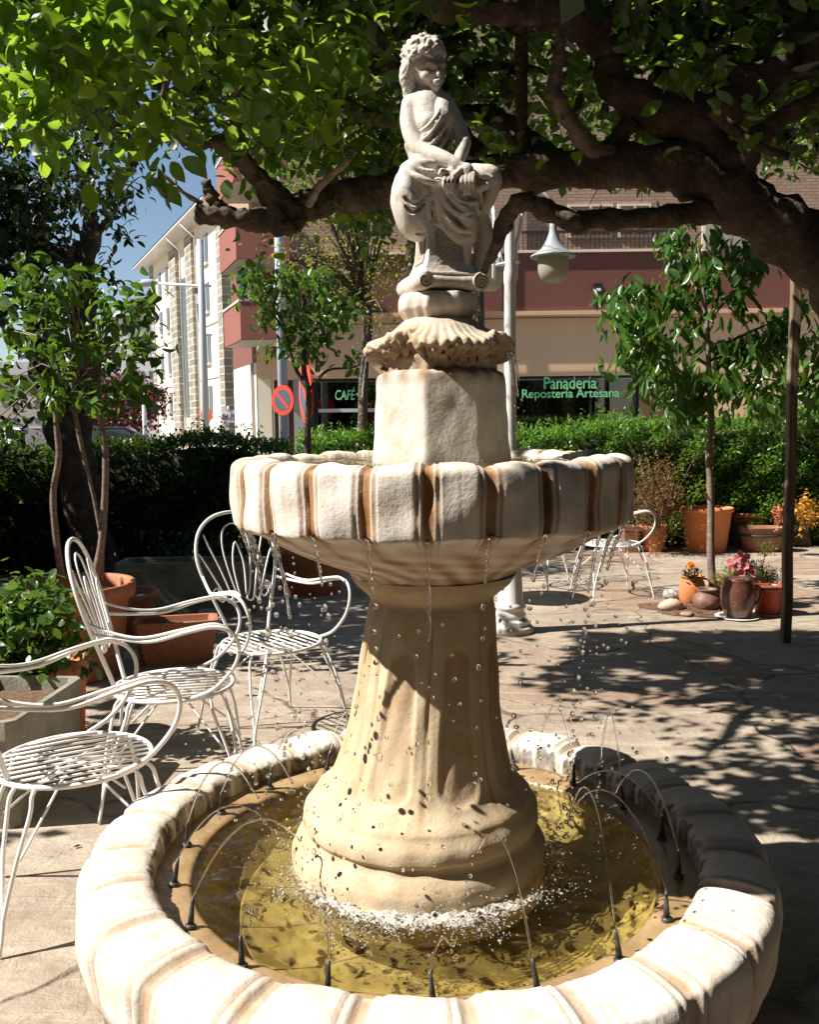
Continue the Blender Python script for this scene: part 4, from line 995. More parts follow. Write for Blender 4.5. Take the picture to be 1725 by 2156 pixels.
MB().add(lathe([(.11, .0), (.115, .012), (.105, .014)], 30)).build('saucer', M['terra'], t)
q = gpos(1553, 1300, 0)
t = pot('jug', 'dark brown glazed jug planted with pink flowers on a white saucer', 'jug', q, .13, .30, M['glaze'], prof=[(.085, .014), (.098, .022), (.118, .09), (.128, .16), (.125, .22), (.112, .265), (.108, .29), (.110, .30), (.10, .30), (.095, .28)], soil=.08)
MB().add(ptube([(.118, 0, .24, .011), (.165, 0, .225, .011), (.175, 0, .165, .011), (.15, 0, .115, .011), (.118, 0, .10, .011)], 8)).build('handle', M['glaze'], t)
MB().add(lathe([(.0, 0), (.12, .0), (.165, .012), (.16, .016), (.12, .006), (0, .006)], 36)).build('saucer', M['white'], t)
q = gpos(1617, 1292, 0)
t = pot('flower_pot', 'bright red pot with feathery green plant beside the wooden prop', 'pot', q, .118, .22, M['redpot'], .78, .16, .04, .08)
MB().add(lathe([(.0, 0), (.10, .0), (.135, .010), (.13, .014), (.10, .005), (0, .005)], 36)).build('saucer', M['white'], t)
q = gpos(1520, 1262, 0); pot('flower_pot', 'small terracotta pot half hidden behind the bent cherry trunk', 'pot', (q[0], q[1] + .05, 0), .10, .18, M['terra'], .75, .16)
# half barrel
q = gpos(1606, 1160, 0); t = thing('wooden_planter', 'low oval half-barrel planter with dark iron hoop before the right hedge', 'planter', q)
def oval(a_, b_, z, n_=40): return [(a_ * math.cos(2 * PI * k / n_), b_ * math.sin(2 * PI * k / n_), z) for k in range(n_)]
M['barrel'] = simple('red_brown_staves', (.22, .095, .055), .6, 40, .4, col2=(.30, .15, .09), vscale=12)
MB().add(loops([oval(.22, .14, 0), oval(.27, .18, .27), oval(.275, .185, .275), oval(.25, .165, .275), oval(.24, .155, .22)])).build('tub', M['barrel'], t)
MB().add(loops([oval(.247, .163, .17), oval(.262, .176, .172), oval(.267, .181, .20), oval(.255, .17, .202)])).build('hoop', simple('iron_hoop', (.05, .05, .05), .5), t)
MB().add((oval(.24, .155, .225), [tuple(range(40))])).build('soil', M['soil'], t)
# long planters
def trough(label, cat, q, L_, W_, H_, mat, rz=0, name='planter', taper=.9):
    t = thing(name, label, cat, q, rz=rz)
    def rr(x, y, z, c_=.03): return [(sx * (x - (c_ if k % 2 else 0)), sy * (y - (0 if k % 2 else c_)), z) for (sx, sy, k) in ((1, -1, 1), (1, -1, 0), (1, 1, 0), (1, 1, 1), (-1, 1, 1), (-1, 1, 0), (-1, -1, 0), (-1, -1, 1))]
    MB().add(loops([rr(L_ / 2 * taper, W_ / 2 * taper, 0), rr(L_ / 2 * .985, W_ / 2 * .97, H_ * .82), rr(L_ / 2, W_ / 2, H_ * .83), rr(L_ / 2, W_ / 2, H_), rr(L_ / 2 - .025, W_ / 2 - .025, H_), rr(L_ / 2 - .035, W_ / 2 - .035, H_ * .85)])).build('trough', mat, t, smooth=False)
    MB().add((rr(L_ / 2 - .034, W_ / 2 - .034, H_ * .87), [tuple(range(8))])).build('soil', M['soil'], t); return t
q = G(405, 1290, 0); trough('long mossy concrete trough in the shade behind the chairs, below the left hedge', 'planter', (q[0], 7.3, 0), 1.15, .36, .42, M['concrete'])
q = G(372, 1392, 0); trough('low terracotta trough with bare soil between the side-on chair and the big left pot', 'planter', (q[0], 5.75, 0), .52, .26, .27, M['terra'], R(12), taper=.82)
trough('grey concrete planter box cut by the left edge, behind the nearest chair', 'planter', (P(8, 1500, 3.45)[0] - .08, 3.6, 0), .42, .62, .42, M['concrete'], R(-4), taper=.92)
q = gpos(1330, 1164, 0); trough('narrow brown planter box against the hedge, right of the upper bowl', 'planter', (q[0], q[1] + .1, 0), .22, .2, .30, M['barrel'])
q = gpos(1420, 1150, 0); trough('low orange terracotta trough between two round pots at right', 'planter', (q[0], q[1] + .2, 0), .34, .2, .24, M['terra2'], taper=.85)
# clear tumbler on the ground
q = G(438, 1304, 0); b = NB('clear_plastic'); tq2 = b.n('ShaderNodeBsdfTransparent'); tq2.inputs[0].default_value = (.85, .88, .88, 1); mx = b.n('ShaderNodeMixShader'); mx.inputs[0].default_value = .25; b.l(tq2.outputs[0], mx.inputs[1]); b.l(b.pbr((.7, .75, .75), .1), mx.inputs[2]); M['clear'] = b.done(mx.outputs[0])
cb = MB().add(lathe([(.05, 0), (.054, .01), (.066, .19), (.072, .195), (.068, .20), (.062, .19), (.05, .012), (.0, .01)], 28)).build('plastic_tumbler', M['clear']); cb.location = (P(438, 1280, 6.35)[0], 6.35, 0)
props(cb, 'clear plastic tumbler standing on the paving behind the side-on chair', 'tumbler')
# stump with stacked jugs
q = gpos(1672, 1150, 0); t = thing('tree_stump', 'old grey tree stump by the right hedge behind the wooden prop', 'stump', (q[0] + .05, q[1] + .1, 0))
MB().add(tube([(0, 0, -.02), (0, 0, .1), (.01, 0, .25), (0, 0, .33)], [.17, .155, .15, .15], 24, rough=.12, seed=4)).build('trunk', M['bark'], t)
for (dx_, z_, s_, lab) in ((-.08, .34, 1.0, 'small terracotta jug lying on the stump, upper one'), (.12, .335, .85, 'small terracotta jug leaning on the stump, right one')):
    j = MB().add(lathe([(.04, 0), (.07, .02), (.085, .07), (.07, .115), (.035, .145), (.032, .165), (.042, .175), (.03, .17)], 24)).build('jug', M['terra2']); j.location = (q[0] + .05 + dx_, q[1] + .05, z_ + (.04 if dx_ < 0 else .02)); j.rotation_euler = (R(30), R(-38 if dx_ > 0 else 30), 0); j.scale = (s_,) * 3
    props(j, lab, 'jug', 'terracotta jugs on the stump')
# stones and soil round the cherry tree
mb = MB(); cpos = gpos(1465, 1294, 0); a_ = np.arange(40) * 2 * PI / 40; rr_ = .33 + .04 * np.sin(a_ * 3) + .03 * np.sin(a_ * 5 + 1)
V = [(cpos[0] + .05 + r_ * 1.15 * math.cos(t_), cpos[1] + .22 + r_ * .95 * math.sin(t_), .005) for r_, t_ in zip(rr_, a_)] + [(cpos[0] + .05, cpos[1] + .22, .03)]
mb.add((V, [(i, (i + 1) % 40, 40) for i in range(40)])); props(mb.build('soil', M['soil']), 'patch of bare soil and bark chips round the cherry trunk', kind='structure')
def stone(label, px, py, r, mat, seed):
    V, F = ICO2; r0 = np.random.default_rng(seed); V = V * (1 + .18 * np.sin(V[:, [1, 2, 0]] * 2.3 + r0.uniform(0, 6, 3)) + r0.normal(0, .02, V.shape)); q = G(px, py, 0)
    o = fast_mesh('stone', V * np.array(r) + np.array([0, 0, r[2] * .7]), [F], mat); o.location = (q[0], q[1], 0); props(o, label, 'stone', 'stones round the cherry tree')
stone('smooth pink-beige boulder at the left edge of the soil patch', 1412, 1286, (.10, .07, .055), simple('pink_stone', (.50, .36, .27), .7, 50, .3, col2=(.60, .48, .38), vscale=20), 1)
stone('black and white mottled rock behind the pink boulder', 1418, 1262, (.08, .06, .06), simple('mottled_stone', (.06, .055, .05), .7, 50, .5, col2=(.62, .60, .56), vscale=24), 2)
stone('small flat brown stone in front of the squat pot', 1447, 1297, (.05, .04, .022), simple('brown_stone', (.35, .22, .15), .8, 50, .3), 3)
# ================================================================== foliage
def leaf_cloud(C, D, L, wr=.5, droop=0.0, curl=.12, seed=0, simple_=False, up=None):
    """C centres (N,3), D axis directions (N,3), L lengths (N) -> leaf blades"""
    r0 = np.random.default_rng(seed); N = len(C); D = D.copy(); D[:, 2] -= droop; D = nrmz(D)
    ref = r0.normal(0, 1, (N, 3)) + (np.array([0, 0, 2.2]) if up is None else up); Nn = nrmz(ref - D * (ref * D).sum(1, keepdims=True)); W = np.cross(D, Nn)
    L = L[:, None]; wd = L * wr * r0.uniform(.8, 1.15, (N, 1)); cz = L * curl * r0.uniform(-.6, 1.4, (N, 1))
    if simple_:
        pts = [(0, 0, 0), (.45, -.5, 1), (1, 0, -.6), (.45, .5, 1)]; fc = [(0, 1, 2), (0, 2, 3)]
    else:
        pts = [(0, 0, 0), (.10, -.24, .5), (.30, -.46, .8), (.55, -.49, .9), (.78, -.32, .5), (.92, -.13, -.3), (1, 0, -1.2), (.92, .13, -.3), (.78, .32, .5), (.55, .49, .9), (.30, .46, .8), (.10, .24, .5), (.33, 0, .15), (.68, 0, 0)]
        fc = [(0, 1, 12), (1, 2, 12), (2, 3, 12), (3, 13, 12), (3, 4, 13), (4, 5, 13), (5, 6, 13), (6, 7, 13), (7, 8, 13), (8, 9, 13), (9, 12, 13), (9, 10, 12), (10, 11, 12), (11, 0, 12)]
    V = np.stack([C + D * (a * L) + W * (b_ * wd) + Nn * (c_ * cz) for a, b_, c_ in pts], 1).reshape(-1, 3)
    F = (np.array(fc)[None] + (np.arange(N) * len(pts))[:, None, None]).reshape(-1, 3)
    return V, F
def rand_dir(N, r0): return nrmz(r0.normal(0, 1, (N, 3)))
def fountain_clear(C, mg=.03):
    """True where a leaf would not throw its shadow on the fountain"""
    ok = np.ones(len(C), bool)
    for z in np.arange(.4, 2.45, .09):
        s = (C[:, 2] - z) / S[2]; hit = C - S[None] * s[:, None]; r = np.hypot(hit[:, 0] - AXB, hit[:, 1] - YA)
        lim = .93 if z < .5 else (.26 if z < 1.2 else (.56 if z < 1.45 else (.24 if z < 1.8 else .22)))
        ok &= ~((s > 0) & (r < lim + mg)); 
        near = np.hypot(C[:, 0] - AXB, C[:, 1] - YA) < lim + .12
        ok &= ~(near & (np.abs(C[:, 2] - z) < .12))
    return ok
def ground_hit(C, z=0.0): s = (C[:, 2] - z) / S[2]; return C - S[None] * s[:, None]
def to_px(C):
    v = C - np.array([0, 0, EYE]); z = v @ cF; return 862.5 + FPX * (v @ cX) / z, 1078 - FPX * (v @ cU) / z, z

# ------------------------------------------------------------------ the old apple tree overhead
tree = thing('apple_tree', 'old gnarled apple tree spreading heavy dark limbs and leaves over the top of the photo', 'tree', (3.3, 4.5, 0))
BD = 4.5
def tr(rows, d=BD):
    out = []
    for r_ in rows:
        px, py, rp = r_[:3]; dd = r_[3] if len(r_) > 3 else d; q = P(px, py, dd); out.append((*q, rp / FPX * dd))
    return out
def limb(rows, name='limb', d=BD, rough=.16, seed=0, n=12, mat='bark', sub=7): return MB().add(ptube(tr(rows, d), n, sub, rough, seed)).build(name, M[mat], tree, True)
limb([(415, 450, 19, 4.3), (450, 455, 20, 4.3), (500, 460, 21, 4.32), (545, 465, 24, 4.35), (590, 455, 36, 4.4), (640, 436, 30, 4.45), (700, 420, 30, 4.5), (770, 408, 34), (850, 398, 38), (960, 385, 38), (1060, 362, 36), (1200, 358, 38), (1330, 350, 42), (1430, 355, 50), (1520, 400, 52), (1600, 455, 60), (1700, 520, 66, 4.55), (1830, 640, 80, 4.6), (1960, 860, 95, 4.6)], 'main_limb', seed=1, n=18)
MB().add(ptube([(*P(1930, 800, 4.6)[:3], .24), (3.05, 4.6, 1.2, .25), (3.2, 4.55, .6, .27), (3.3, 4.5, 0, .33), (3.3, 4.5, -.1, .35)], 20, 7, .14, 3)).build('trunk', M['bark'], tree, True)
# pale saw cut at the stub end
q0, q1 = P(415, 450, 4.3), P(450, 455, 4.3); dv = nrmz(q0 - q1)
MB().add(tube([q0 - dv * .004, q0 + dv * .006], [.040, .038], 16)).build('saw_cut', M['cut_wood'], tree, True)
limb([(590, 462, 20, 4.4), (600, 480, 20, 4.35), (625, 470, 14, 4.38), (660, 440, 16, 4.4)], seed=33, rough=.3)
limb([(470, 445, 14, 4.33), (452, 425, 13, 4.3), (440, 400, 12, 4.3), (432, 380, 8, 4.28)], seed=5, rough=.3)
limb([(425, 430, 6, 4.3), (385, 405, 4.5, 4.25), (355, 378, 4, 4.2), (333, 358, 3, 4.2)], 'twig', seed=6, mat='bark_young', n=7)
limb([(375, 395, 4, 4.2), (353, 393, 3, 4.2)], 'twig', seed=6, mat='bark_young', n=6); limb([(370, 388, 3, 4.2), (368, 362, 2, 4.2)], 'twig', seed=7, mat='bark_young', n=6)
limb([(1720, 500, 30), (1600, 450, 34), (1500, 445, 26), (1420, 455, 22, 4.4), (1330, 462, 20, 4.35), (1250, 462, 20, 4.3), (1215, 468, 20, 4.25), (1160, 448, 21, 4.2), (1110, 424, 20, 4.2), (1080, 440, 18, 4.25), (1060, 475, 18, 4.3), (1040, 520, 16, 4.35), (1015, 570, 12, 4.5)], seed=8)
q0 = P(1212, 472, 4.12); 
limb([(1165, 450, 15, 4.15), (1190, 462, 19, 4.1), (1212, 472, 20, 4.08), (1216, 473, 19, 4.08)], seed=9, rough=.1)
limb([(850, -30, 40, 4.2), (960, 10, 34, 4.2), (1060, 22, 28, 4.2), (1160, 28, 34, 4.3), (1240, 50, 40), (1278, 110, 30), (1288, 170, 32), (1340, 215, 40), (1430, 255, 46), (1520, 235, 46), (1600, 165, 42), (1680, 105, 46), (1780, 40, 52)], seed=10, n=16)
limb([(1430, 255, 40), (1490, 300, 40), (1540, 370, 42), (1580, 430, 40)], seed=11, n=14)
limb([(1560, 370, 26), (1585, 310, 24, 4.4), (1630, 262, 20, 4.35), (1690, 225, 18, 4.3), (1760, 190, 18, 4.3)], seed=12)
limb([(1670, 110, 34), (1668, 70, 30, 4.5), (1655, 20, 28, 4.5), (1640, -40, 28, 4.5)], seed=13)
limb([(1290, 335, 22), (1245, 312, 19, 4.4), (1205, 265, 17, 4.35), (1175, 215, 17, 4.3), (1165, 190, 15, 4.3), (1176, 130, 13, 4.3), (1180, 85, 9, 4.3), (1168, 60, 6, 4.3)], seed=14, mat='bark_young')
limb([(1098, 355, 12), (1099, 200, 12), (1097, 60, 14), (1100, 20, 15, 4.3)], seed=15)
limb([(1330, 260, 20), (1290, 300, 16), (1250, 345, 18)], seed=16)
limb([(1170, 345, 28), (1100, 290, 24, 4.7), (1040, 245, 20, 4.9), (980, 240, 16, 5.1)], seed=17)
limb([(590, 430, 34, 4.4), (560, 395, 24, 4.35), (525, 355, 18, 4.3), (505, 320, 17, 4.25), (498, 280, 15, 4.2), (500, 200, 12, 4.1), (505, 100, 11, 4.0), (500, -20, 9, 3.9)], seed=18)
limb([(500, 296, 14, 4.2), (450, 300, 13, 4.1), (400, 295, 14, 4.0), (345, 262, 15, 3.9), (290, 232, 15, 3.8), (240, 208, 14, 3.7), (190, 205, 10, 3.6), (120, 180, 6, 3.5)], seed=19)
limb([(650, 432, 8, 4.3), (672, 395, 8, 4.2), (700, 368, 7, 4.15), (728, 342, 7, 4.1), (748, 318, 5, 4.1)], seed=20, mat='bark_young')
limb([(724, 212, 8, 4.7), (745, 228, 12, 4.7), (780, 246, 13, 4.7), (840, 258, 14, 4.7), (900, 262, 16, 4.7)], seed=21, mat='bark_young')
limb([(700, 140, 12, 4.3), (660, 90, 12, 4.2), (630, 20, 11, 4.1), (600, -60, 10, 4)], seed=22); limb([(980, 150, 14, 5), (1060, 140, 8, 4.9), (1150, 150, 6, 4.8)], seed=23)
limb([(720, -40, 18, 4.4), (780, 60, 18, 4.5), (850, 170, 16, 4.6), (940, 240, 14, 4.8), (1010, 330, 20, 4.7)], seed=24)
limb([(1500, 235, 12, 4.3), (1580, 300, 10, 4.2), (1660, 330, 8, 4.1)], seed=25); limb([(330, 260, 8, 3.9), (360, 150, 7, 3.8), (420, 40, 6, 3.6)], seed=26)
# leaves gathered in clusters along the limbs and through the roof of the crown
r0 = np.random.default_rng(21); CL = []
def add_clusters(n, bx, by, bz): 
    global CL
    CL += [(r0.uniform(*bx), r0.uniform(*by), r0.uniform(*bz)) for _ in range(n)]
for _ in range(2100):
    px = r0.uniform(-120, 1850); d = r0.uniform(4.75, 6.8) if px > 800 else r0.uniform(4.2, 6.6); py = r0.uniform(-160, 335)
    if px > 1050 and r0.random() < .3: continue
    if r0.random() < (.02 if px > 800 else .12): d = r0.uniform(3.2, 4.4)
    if px < 330:
        py = min(py, r0.uniform(-160, 330))
        if r0.random() < .3: continue
    q = P(px, py, d)
    if q[2] < 2.2: continue
    CL.append(tuple(q))
for _ in range(90):
    px = r0.choice([r0.uniform(560, 850), r0.uniform(1230, 1420), r0.uniform(700, 840)]); CL.append(tuple(P(px, r0.uniform(300, 500), r0.uniform(4.6, 5.6))))
CL = np.array(CL); nl = 11
C = np.repeat(CL, nl, 0) + r0.normal(0, .085, (len(CL) * nl, 3)) * [1, 1, .8]
# picture-led gaps: sky at the upper left, open sky between limb and crown
px, py, zz = to_px(C)
keep = ~((px < 120) & (py < 40)) & ~((px > 300) & (px < 470) & (py > 300)) & ~((px < 240) & (py > 300)) & ~((px < 470) & (py > 375)) & ~((px < 60) & (py > 250))
keep &= ~((px > 845) & (px < 1060) & (py > 75) & (py < 660) & (C[:, 1] < 3.2))
keep &= ~((px > 1050) & (px < 1600) & (py > 395))
keep &= ~((px > 355) & (px < 400) & (py > 175) & (py < 215))
keep &= r0.random(len(C)) < np.where((px > 330) & (px < 760) & (py > 330), .5, 1)
keep &= fountain_clear(C, .02)
gh = ground_hit(C); gx, gy = gh[:, 0], gh[:, 1]
gap = .5 + .5 * np.sin(gx * 5.1 + 1.3 * np.sin(gy * 3.7)) * np.sin(gy * 6.3 + np.sin(gx * 4.1))
rightshade = (gx > .9 + .25 * np.sin(gy * 2.3)) & (gy < 6.35)
keep &= ~((gx > -1.75) & (gx <= .9 + .25 * np.sin(gy * 2.3)) & (gy > 2.6) & (gy < 6.5))          # sunlit floor round the fountain and chairs
keep &= ~((gx > .15) & (gy >= 6.35) & (gy < 10.5) & (gx < 5))                                        # sunlit strip with the pots
keep &= ~(rightshade & (gap > .88))
keep &= ~((C[:, 1] < 2.75))
C = C[keep]
D = rand_dir(len(C), r0) * [1, 1, .6]; L = r0.uniform(.05, .10, len(C))
V, F = leaf_cloud(C, D, L, .62, .35, .24, 3)
# coarse unseen crown, added overhead, behind the camera and off left to block light
CO = np.concatenate([np.stack([r0.uniform(-7, 6, 9500), r0.uniform(-5, 2.7, 9500), r0.uniform(2.9, 4.6, 9500)], 1), np.stack([r0.uniform(-8, -3.0, 7000), r0.uniform(2.5, 8.6, 7000), r0.uniform(2.5, 4.4, 7000)], 1)])
UPC = np.stack([r0.uniform(-3.6, 5.2, 8600), r0.uniform(2.8, 7.0, 8600), r0.uniform(3.25, 5.4, 8600)], 1); UPC = np.repeat(UPC, 3, 0) + r0.normal(0, .09, (8600 * 3, 3)); UPC = UPC[fountain_clear(UPC, .03)]  # opaque roof leaves added to darken the canopy and ground below
gh = ground_hit(UPC); gx, gy = gh[:, 0], gh[:, 1]; gap = .5 + .5 * np.sin(gx * 5.1 + 1.3 * np.sin(gy * 3.7)) * np.sin(gy * 6.3 + np.sin(gx * 4.1)); edge_ = .9 + .25 * np.sin(gy * 2.3)
ox, oy, oz = to_px(UPC); kk = ~((gx > -1.4) & (gx <= edge_) & (gy > 2.2) & (gy < 6.5)) & ~((gx > .15) & (gy >= 6.35) & (gy < 10.5) & (gx < 5)) & ~((gx > edge_) & (gap > .86)) & ~((ox > 240) & (ox < 500) & (oy > 260)) & ~((ox < 240) & (oy > 260)) & (oy < 330)
UPC = UPC[kk]
CO = np.repeat(CO, 3, 0) + r0.normal(0, .1, (len(CO) * 3, 3)); CO = CO[fountain_clear(CO, .04)]; gh = ground_hit(CO); gx, gy = gh[:, 0], gh[:, 1]
lit = (gx > -1.4) & (gx < 1.2) & (gy > 2.2) & (gy < 6.2); lit |= (gx > .15) & (gy >= 6.3) & (gy < 10.5); ox, oy, oz = to_px(CO); lit |= (oz > 0) & (ox > -40) & (ox < 1765) & (oy > -60) & (oy < 2156) & (CO[:, 1] < 7)
CO = CO[~lit]; CO = CO[~((CO[:, 0] < -2.6) & (CO[:, 1] < 4.7) & (CO[:, 1] > .5) & (CO[:, 2] > 2.9))]; UPC = UPC[~((UPC[:, 0] < -1.5) & (UPC[:, 1] < 4.3))]; CO = np.concatenate([CO, UPC]); Vc, Fc = leaf_cloud(CO, rand_dir(len(CO), r0) * [1, 1, .5], r0.uniform(.11, .19, len(CO)), .6, .2, .15, 9, True)
# the near spray of large sunlit leaves at the upper left
NC = []
for _ in range(110):
    NC.append(tuple(P(r0.uniform(-60, 360), r0.uniform(-60, 270), r0.uniform(2.7, 3.4))))
for (cx_, cy_, n_) in ((30, 120, 8), (60, 240, 6), (250, 320, 4), (310, 345, 5), (150, 60, 8), (330, 60, 6), (470, 110, 8), (610, 160, 6), (90, 140, 8), (20, 60, 6), (640, 230, 6), (560, 180, 6), (690, 120, 6)):
    for _ in range(n_): NC.append(tuple(P(cx_ + r0.normal(0, 22), cy_ + r0.normal(0, 22), r0.uniform(2.9, 3.5) if cx_ > 400 else r0.uniform(2.6, 3.3))))
NC = np.array(NC); C2 = np.repeat(NC, 4, 0) + r0.normal(0, .05, (len(NC) * 4, 3)); C2 = C2[fountain_clear(C2)]
D2 = rand_dir(len(C2), r0) * [1, 1, .6]; V2, F2 = leaf_cloud(C2, D2, r0.uniform(.06, .105, len(C2)), .68, .6, .34, 4)
fast_mesh('leaves', np.concatenate([V, V2]), [np.concatenate([F, F2 + len(V)])], M['leaf_apple'], tree, True)
fast_mesh('added_shade_leaves', Vc, [Fc], M['leaf_added_shade'], tree, True)
# fine twigs through the crown
mb = MB()
for i in range(420):
    c_ = CL[r0.integers(len(CL))]
    if not fountain_clear(np.array([c_]), .05)[0]: continue
    d_ = rand_dir(1, r0)[0] * .13; mb.add(tube([c_ - d_, c_ + r0.normal(0, .02, 3), c_ + d_], [.004, .003, .0015], 5))
mb.build('twigs', M['bark'], tree, True)['kind'] = 'stuff'

# ------------------------------------------------------------------ generic trees and bushes
def crown(clusters, n_per, size, parent, mat, seed, leaf, wr=.5, droop=.3, name='crown', curl=.12, simple_=False, up=None, keepf=None):
    r0 = np.random.default_rng(seed); cl = np.array(clusters, float); C = np.repeat(cl[:, :3], n_per, 0) + r0.normal(0, 1, (len(cl) * n_per, 3)) * np.repeat(cl[:, 3:4], n_per, 0) * [1, 1, .75]
    if keepf is not None: C = C[keepf(C)]
    V, F = leaf_cloud(C, rand_dir(len(C), r0), r0.uniform(*leaf, len(C)), wr, droop, curl, seed, simple_, up)
    return fast_mesh(name, V, [F], mat, parent, True)
# potted young tree on the left : three wavy stems
t = thing('potted_tree', 'young broad-leaved tree with wavy bare stems growing from the very large left pot', 'tree', (P(153, 1200, 5.45)[0], 5.45, .48))
DT = 5.45
for rows in ([(130, 1215, 8, DT), (118, 1130, 7.5, DT), (112, 1040, 7, DT), (124, 960, 7, DT), (118, 880, 6, DT), (122, 780, 5, DT), (100, 700, 3, DT)],
             [(200, 1218, 9, DT), (214, 1140, 8, DT), (220, 1060, 7.5, DT), (222, 960, 7, DT), (214, 880, 6.5, DT), (208, 780, 5, DT), (230, 680, 3, DT)],
             [(212, 1222, 6, DT + .05), (214, 1150, 5, DT + .08), (200, 1060, 4, DT + .1), (176, 960, 5, DT + .1), (160, 880, 5, DT + .1), (150, 790, 4, DT + .1)]):
    MB().add(ptube(tr(rows), 8, 6, .05, 1)).build('stem', M['bark_young'], t, True)
r1 = np.random.default_rng(5); cl = []
for (x, y, s_, n_) in ((60, 620, 55, 14), (150, 610, 60, 14), (40, 720, 60, 12), (140, 700, 70, 20), (230, 660, 55, 14), (290, 660, 30, 7), (300, 740, 35, 9), (220, 760, 60, 18), (120, 790, 60, 14), (290, 810, 35, 9), (210, 830, 50, 10), (110, 850, 35, 5), (20, 800, 40, 8), (10, 900, 35, 6), (305, 620, 20, 3), (60, 560, 30, 4), (170, 570, 30, 4)):
    for _ in range(int(n_ * .62 + .5)): cl.append((*P(x + r1.normal(0, s_ * .5), y + r1.normal(0, s_ * .45), DT + r1.uniform(-.45, .45)), .05))
crown(cl, 9, 0, t, M['leaf_quince'], 6, (.06, .105), .62, .55, curl=.2)
mb = MB()
for c_ in cl[::3]: mb.add(tube([P(165, 800, DT), (np.array(c_[:3]) + P(165, 760, DT)) / 2 + [0, 0, .04], np.array(c_[:3])], [.008, .006, .003], 5))
mb.build('branches', M['bark_young'], t, True)
# dark tree beyond at far left
DK = 8.9
tb = G(205, 1205, 0); t = thing('garden_tree', 'tall dark evergreen tree with thick leaning trunk behind the potted tree, far left', 'tree', (P(200, 1150, DK)[0], DK, 0))
MB().add(ptube(tr([(215, 1240, 48, DK), (190, 1130, 44, DK), (165, 1000, 40, DK), (140, 900, 42, DK), (105, 800, 34, DK), (85, 700, 30, DK), (60, 560, 26, DK), (40, 460, 20, DK), (20, 350, 14, DK)]), 16, 7, .15, 2)).build('trunk', M['bark'], t, True)
for k, rows in enumerate(([(165, 960, 24, DK), (175, 860, 24, DK), (180, 740, 28, DK + .2), (170, 560, 26, DK + .2), (190, 510, 22, DK + .2), (190, 440, 12, DK + .2), (170, 350, 8, DK + .2)], [(150, 540, 20, DK), (90, 520, 14, DK), (40, 500, 10, DK)], [(180, 520, 12, DK + .2), (230, 460, 6, DK + .2), (270, 400, 4, DK + .2)], [(60, 560, 14, DK), (90, 450, 10, DK), (110, 330, 6, DK)])):
    MB().add(ptube(tr(rows), 10, 6, .12, k)).build('limb', M['bark'], t, True)
cl = []
for _ in range(330):
    x = r1.uniform(-140, 320); y = r1.uniform(230, 560)
    if x > 150 and y > 460: continue
    if x + (y - 230) * .35 > 330 and y > 300: continue
    cl.append((*P(x, y, DK + r1.uniform(-.9, .9)), .11))
for _ in range(60): cl.append((*P(r1.uniform(-100, 240), r1.uniform(-20, 240), DK + r1.uniform(-.9, .9)), .11))
for (x, y) in ((248, 485), (262, 490), (215, 560), (200, 600), (235, 590), (215, 640), (30, 900), (50, 860), (10, 950), (20, 840), (60, 950), (225, 540), (180, 580)): cl.append((*P(x, y, DK), .07))
crown(cl, 13, 0, t, M['leaf_dark'], 8, (.07, .12), .42, .35)
# cherry tree on the right
DC = 7.35
t = thing('cherry_tree', 'slender young cherry tree with drooping glossy leaves among the small pots', 'tree', (*G(1522, 1280, 0)[:2], 0))
MB().add(ptube(tr([(1526, 1295, 10, DC), (1519, 1262, 9, DC), (1502, 1225, 8.5, DC), (1497, 1160, 8, DC), (1497, 1050, 7.5, DC), (1493, 960, 7, DC), (1498, 880, 7, DC), (1494, 800, 6, DC), (1490, 700, 5, DC), (1480, 600, 4, DC), (1470, 510, 2, DC)]), 10, 7, .05, 1)).build('trunk', M['bark_young'], t, True)
brs = [[(1497, 850), (1450, 820), (1400, 800), (1350, 760), (1315, 735)], [(1495, 820), (1430, 780), (1390, 730), (1340, 700), (1306, 665)], [(1492, 760), (1560, 740), (1640, 720), (1720, 710), (1800, 700)], [(1494, 830), (1580, 800), (1660, 800), (1740, 790)],
       [(1490, 720), (1440, 650), (1390, 620), (1340, 618), (1305, 626)], [(1488, 680), (1540, 620), (1590, 560), (1610, 530)], [(1484, 640), (1450, 580), (1430, 530), (1412, 495)], [(1480, 600), (1510, 540), (1525, 505)], [(1490, 740), (1600, 690), (1700, 640), (1760, 600)], [(1494, 800), (1460, 840), (1430, 870)], [(1492, 770), (1370, 690), (1330, 640)]]
cl = []; r2 = np.random.default_rng(9)
for k, br in enumerate(brs):
    rows = [(x, y, max(1.2, 4 - i), DC + (i * .12 * (-1) ** k)) for i, (x, y) in enumerate(br)]; MB().add(ptube(tr(rows), 6, 4)).build('branch', M['bark_young'], t, True)
    sp_ = spline(np.array([tr([r_])[0][:3] for r_ in rows]), 6)
    for q in sp_[3:]: cl.append((*(q + r2.normal(0, .05, 3)), .06))
    for q in sp_[3::2]: cl.append((*(q + r2.normal(0, .12, 3)), .06))
for _ in range(12): cl.append((*P(r2.normal(1500, 55), r2.uniform(560, 860), DC + r2.normal(0, .3)), .07))
for _ in range(50): cl.append((*P(r2.uniform(1560, 1780), r2.uniform(730, 880), DC + .5 + r2.normal(0, .3)), .07))
crown(cl, 7, 0, t, M['leaf_cherry'], 10, (.09, .15), .36, 1.3, curl=.14, up=np.array([0, -.6, .6]))
